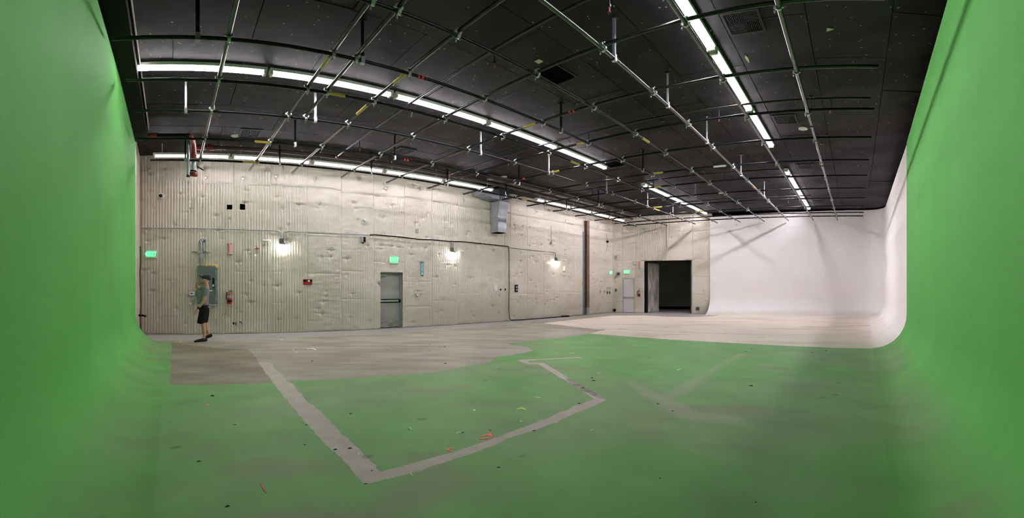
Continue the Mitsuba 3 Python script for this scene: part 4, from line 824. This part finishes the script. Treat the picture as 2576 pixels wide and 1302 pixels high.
flat('floor_tape', [(0.164, 6.563), (0.197, 6.569), (0.196, 6.537), (0.167, 6.53)], 'mint_tape', 'tiny mint tape dash above the lime chevron', 'tape mark')
flat('floor_tape', [(0.821, 4.601), (0.861, 4.646), (0.863, 4.63), (0.828, 4.582)], 'mint_tape', 'faint mint tape dash below the right arm of the pale strip', 'tape mark')
flat('floor_tape', [(2.997, 7.949), (3.138, 8.145), (3.122, 8.066), (3.004, 7.911)], 'mint_tape', 'mint tape dash on the far right of the green floor near the smudges', 'tape mark')
flat('floor_tape', [(-0.836, 3.533), (-0.821, 3.537), (-0.786, 3.496), (-0.801, 3.487)], 'mint_tape', 'mint tape piece at the lower edge of the pale strip near its corner', 'tape mark')
flat('floor_tape', [(-1.405, 3.967), (-1.391, 3.979), (-1.366, 3.931), (-1.382, 3.915)], 'mint_tape', 'mint tape square on the left arm of the pale strip', 'tape mark')
flat('floor_tape', [(1.509, 7.707), (1.559, 7.743), (1.551, 7.671), (1.502, 7.636)], 'mint_tape', 'mint tape speck right of the notched strip end', 'tape mark')
flat('floor_tape', [(1.325, 10.03), (1.457, 10.123), (1.448, 10.0), (1.322, 9.94)], 'mint_tape', 'thin mint tape ring piece beyond the notched strip end', 'tape mark')
flat('floor_tape', [(-1.935, 3.346), (-1.922, 3.36), (-1.797, 3.203), (-1.802, 3.191)], 'faint_coral', 'thin faint coral line on the green floor at lower left', 'tape mark')
SPECKS = [(-1.926, 5.209), (-2.257, 4.785), (-1.986, 4.178), (-1.64, 4.055), (-1.518, 4.085), (-1.098, 4.637), (-0.516, 4.535), (-0.235, 4.598), (-0.193, 4.425), (0.868, 5.675), (-0.113, 3.65), (0.51, 11.918), (-1.83, 11.039), (-1.731, 11.113), (1.34, 7.281), (1.319, 7.063), (3.668, 6.69), (5.524, 10.281), (5.914, 10.751), (6.991, 10.154), (7.491, 10.411), (1.96, 5.327), (1.706, 3.06), (1.167, 3.444), (-1.147, 3.587), (0.226, 4.585), (1.075, 6.557), (1.035, 6.531), (-4.104, 8.941), (-3.006, 10.544), (-2.173, 11.582), (-1.121, 3.346), (1.89, 5.656), (-7.152, 7.798), (-7.1, 6.973), (-3.042, 4.785), (-4.165, 6.073), (-1.953, 2.999), (-2.71, 3.776), (-1.325, 8.659), (1.996, 15.656), (3.297, 15.806)]
t = thing('floor_tape_line', 'dotted yellow tape line along the insulated wall', 'tape line')
for b in np.arange(.45, 8.2, .14):
    aa = 12.38 + .055 * b
    part(t, 'dash', warped_box(aa - .016, aa + .016, b, b + .075, 0, .003), 'pale_yellow_tape')
for k, (x, y) in enumerate(SPECKS):
    r_ = np.random.default_rng(k); n = r_.integers(5, 8); ang = np.sort(r_.uniform(0, 2 * np.pi, n)); s_ = r_.uniform(.007, .016) * (1 if y < 6 else 1.6)
    pts = np.column_stack([np.cos(ang) * s_ * r_.uniform(.6, 1.6, n) * 1.3, np.sin(ang) * s_ * r_.uniform(.5, 1.2, n)])
    hull = trimesh.convex.convex_hull(np.vstack([np.column_stack([pts + [x, y], np.zeros(n)]), np.column_stack([pts * .5 + [x, y], np.full(n, s_ * .5)])]))
    single('debris', hull, 'brown_dark' if k % 3 else 'black_matt', 'small dark crumb of debris lying on the studio floor', 'debris', 'dark crumbs scattered on the floor')
# ---------------------------------------------------------------- the man
def hull_chain(chains, res=.02, smooth=6):
    """chains: lists of ((u, v, w), radius); one continuous surface."""
    parts = []
    def ball(p, r):
        return m3.Manifold.sphere(1.0, 20).scale([r if np.isscalar(r) else r[0], r if np.isscalar(r) else r[1], r if np.isscalar(r) else r[2]]).translate(list(map(float, p)))
    for ch in chains:
        bs_ = [ball(p, r) for p, r in ch]
        if len(bs_) == 1: parts.append(bs_[0])
        for x, y in zip(bs_[:-1], bs_[1:]): parts.append(m3.Manifold.batch_hull([x, y]))
    M = m3.Manifold.batch_boolean(parts, m3.OpType.Add).refine_to_length(res)
    k = M.to_mesh(); t = trimesh.Trimesh(np.array(k.vert_properties[:, :3]), np.array(k.tri_verts), process=True)
    if smooth: trimesh.smoothing.filter_taubin(t, .5, -.52, smooth)
    return t
# local axes: x = to the picture's right (he faces -x), y = up, z = towards the viewer
mx, my = -8.70, 12.25
ang = math.atan2(mx, my)
ex, ez = np.array([math.cos(ang), -math.sin(ang), 0]), -np.array([math.sin(ang), math.cos(ang), 0])
MAN = np.eye(4); MAN[:3, 0], MAN[:3, 1], MAN[:3, 2], MAN[:3, 3] = ex, [0, 0, 1], ez, [mx, my, 0]
SQ = np.diag([.84, 1, 1, 1.0])
def man(m): return at(m, MAN @ SQ)
t = thing('person', 'man in navy cap, grey tee and black shorts walking left past the electrical cabinet', 'person')
def finger(base, d, bend, lens, r):
    p, out = np.array(base, float), [(tuple(base), r)]; d = np.array(d, float); d /= np.linalg.norm(d); bend = np.array(bend, float)
    for l in lens:
        d = d + bend; d /= np.linalg.norm(d); p = p + d * l; out.append((tuple(p), r * (.94 if len(out) < 3 else .85)))
    return out
chains = [
    # head, jaw, neck, torso core
    [((.125, 1.745, 0), (.088, .098, .075)), ((.075, 1.725, 0), (.075, .09, .066)), ((.045, 1.66, 0), (.052, .052, .05))],
    [((.10, 1.665, 0), .066), ((.125, 1.585, 0), .062), ((.125, 1.50, 0), .075)],
    [((-.010, 1.725, 0), .012), ((-.026, 1.700, 0), .015), ((-.008, 1.692, 0), .013)],            # nose
    [((.105, 1.735, .070), (.018, .03, .010)), ((.108, 1.71, .070), (.014, .02, .010))],          # ear
    [((.105, 1.735, -.070), (.018, .03, .010)), ((.108, 1.71, -.070), (.014, .02, .010))],
    [((.004, 1.733, .030), (.012, .010, .013))], [((.004, 1.733, -.030), (.012, .010, .013))],   # eyes
    [((-.010, 1.662, .016), (.010, .006, .016)), ((-.010, 1.662, -.016), (.010, .006, .016))],   # lips
    [((.11, 1.45, 0), (.085, .08, .13)), ((.06, 1.30, 0), (.11, .12, .14)), ((.065, 1.08, 0), (.10, .1, .12)), ((.065, .92, 0), (.10, .08, .11))],
    # left arm, hanging forward
    [((.115, 1.455, .17), .066), ((.06, 1.16, .215), .046), ((.04, 1.12, .215), .045), ((-.10, .945, .20), .029), ((-.135, .905, .195), .028)],
    [((-.135, .905, .195), (.03, .03, .022)), ((-.175, .845, .195), (.035, .036, .02))],
    # right arm, forearm raised to the brow
    [((.10, 1.46, -.17), .066), ((-.06, 1.50, -.21), .048), ((-.135, 1.525, -.20), .044), ((-.15, 1.56, -.19), .043), ((-.105, 1.69, -.13), .030), ((-.095, 1.73, -.12), .027)],
    [((-.095, 1.73, -.12), (.026, .03, .028)), ((-.078, 1.775, -.10), (.022, .032, .036))],
    # legs
    [((.06, .84, .075), .075), ((.035, .46, .085), .064), ((.055, .34, .085), .060), ((.06, .12, .085), .038), ((.055, .07, .085), .04)],
    [((.07, .84, -.075), .075), ((.105, .46, -.085), .064), ((.135, .34, -.085), .060), ((.185, .19, -.085), .038), ((.19, .14, -.085), .04)],
]
for k, (dz, l) in enumerate(((.016, 1.0), (.005, 1.1), (-.007, 1.04), (-.018, .85))):
    chains.append(finger((-.195 + .006 * k, .822, .195 + dz), (-.45, -1, 0), (.22, -.02, 0), [.038 * l, .027 * l, .02 * l], .0088))
chains.append(finger((-.15, .875, .218), (-.55, -.8, .3), (-.05, -.2, -.1), [.034, .028], .0098))
for k, (dz, l) in enumerate(((.026, .95), (.009, 1.08), (-.009, 1.05), (-.026, .85))):
    chains.append(finger((-.072, 1.800, -.10 + dz), (.25, 1, 0), (.30, -.12, .06), [.036 * l, .026 * l, .02 * l], .0088))
chains.append(finger((-.07, 1.755, -.066), (.5, .6, .4), (.2, .05, .1), [.03, .026], .0098))
part(t, 'body', man(hull_chain(chains, .014, 4)), 'skin', True)
shirt = hull_chain([
    [((.118, 1.50, .0), (.085, .05, .10)), ((.085, 1.40, 0), (.125, .10, .165)), ((.055, 1.26, 0), (.135, .13, .165)), ((.055, 1.10, 0), (.130, .10, .155)), ((.055, 1.03, 0), (.135, .045, .155))],
    [((.115, 1.462, .165), .082), ((.085, 1.30, .20), (.072, .05, .066))],
    [((.11, 1.462, -.165), .080), ((-.02, 1.488, -.20), (.05, .072, .066))]], .02, 4)
part(t, 'shirt', man(shirt), 'shirt', True)
shorts = hull_chain([
    [((.06, 1.00, 0), (.132, .04, .15)), ((.06, .87, 0), (.148, .10, .165))],
    [((.06, .86, .075), (.14, .1, .10)), ((-.015, .54, .085), (.125, .04, .10))],
    [((.075, .86, -.075), (.14, .1, .10)), ((.045, .53, -.085), (.12, .04, .10))]], .02, 4)
part(t, 'shorts', man(shorts), 'shorts', True)
part(t, 'pocket_tag', man(bx(.155, .205, .955, .975, .06, .10, .004)), 'sign_white', label='white label at the back waistband')
cap = hull_chain([[((.135, 1.79, 0), (.105, .085, .088)), ((.085, 1.795, 0), (.095, .07, .084))], [((.155, 1.755, 0), (.092, .06, .084))]], .018, 4)
part(t, 'cap', man(cap), 'cap', True)
part(t, 'cap_brim', man(hull_chain([[((.02, 1.80, 0), (.04, .011, .072)), ((-.055, 1.842, 0), (.035, .009, .058))]], .02, 2)), 'cap', True)
part(t, 'beard', man(hull_chain([[((.05, 1.655, 0), (.054, .050, .054)), ((.015, 1.640, 0), (.034, .030, .038))], [((.075, 1.68, .0), (.03, .05, .070))]], .016, 3)), 'beard', True)
part(t, 'watch', man(hull_chain([[((-.088, .962, .2005), .036), ((-.100, .945, .2), .036)]], .015, 2)), 'black_matt', True)
def shoe(x, y, z, tilt):
    m = hull_chain([[((-.20, .028, 0), (.05, .028, .042)), ((-.08, .045, 0), (.06, .045, .048)), ((.07, .05, 0), (.05, .05, .04))], [((.06, .09, 0), (.045, .03, .04)), ((-.03, .07, 0), (.04, .03, .04))]], .02, 3)
    v = m.vertices; v[:, 1] = np.maximum(v[:, 1], .006); R = trimesh.transformations.rotation_matrix(tilt, [0, 0, 1]); m.apply_transform(R); m.apply_translation([x, y, z]); return man(m)
part(t, 'shoe', shoe(.03, -.004, .085, 0), 'shoe', True); part(t, 'shoe', shoe(.19, .075, -.085, .30), 'shoe', True)
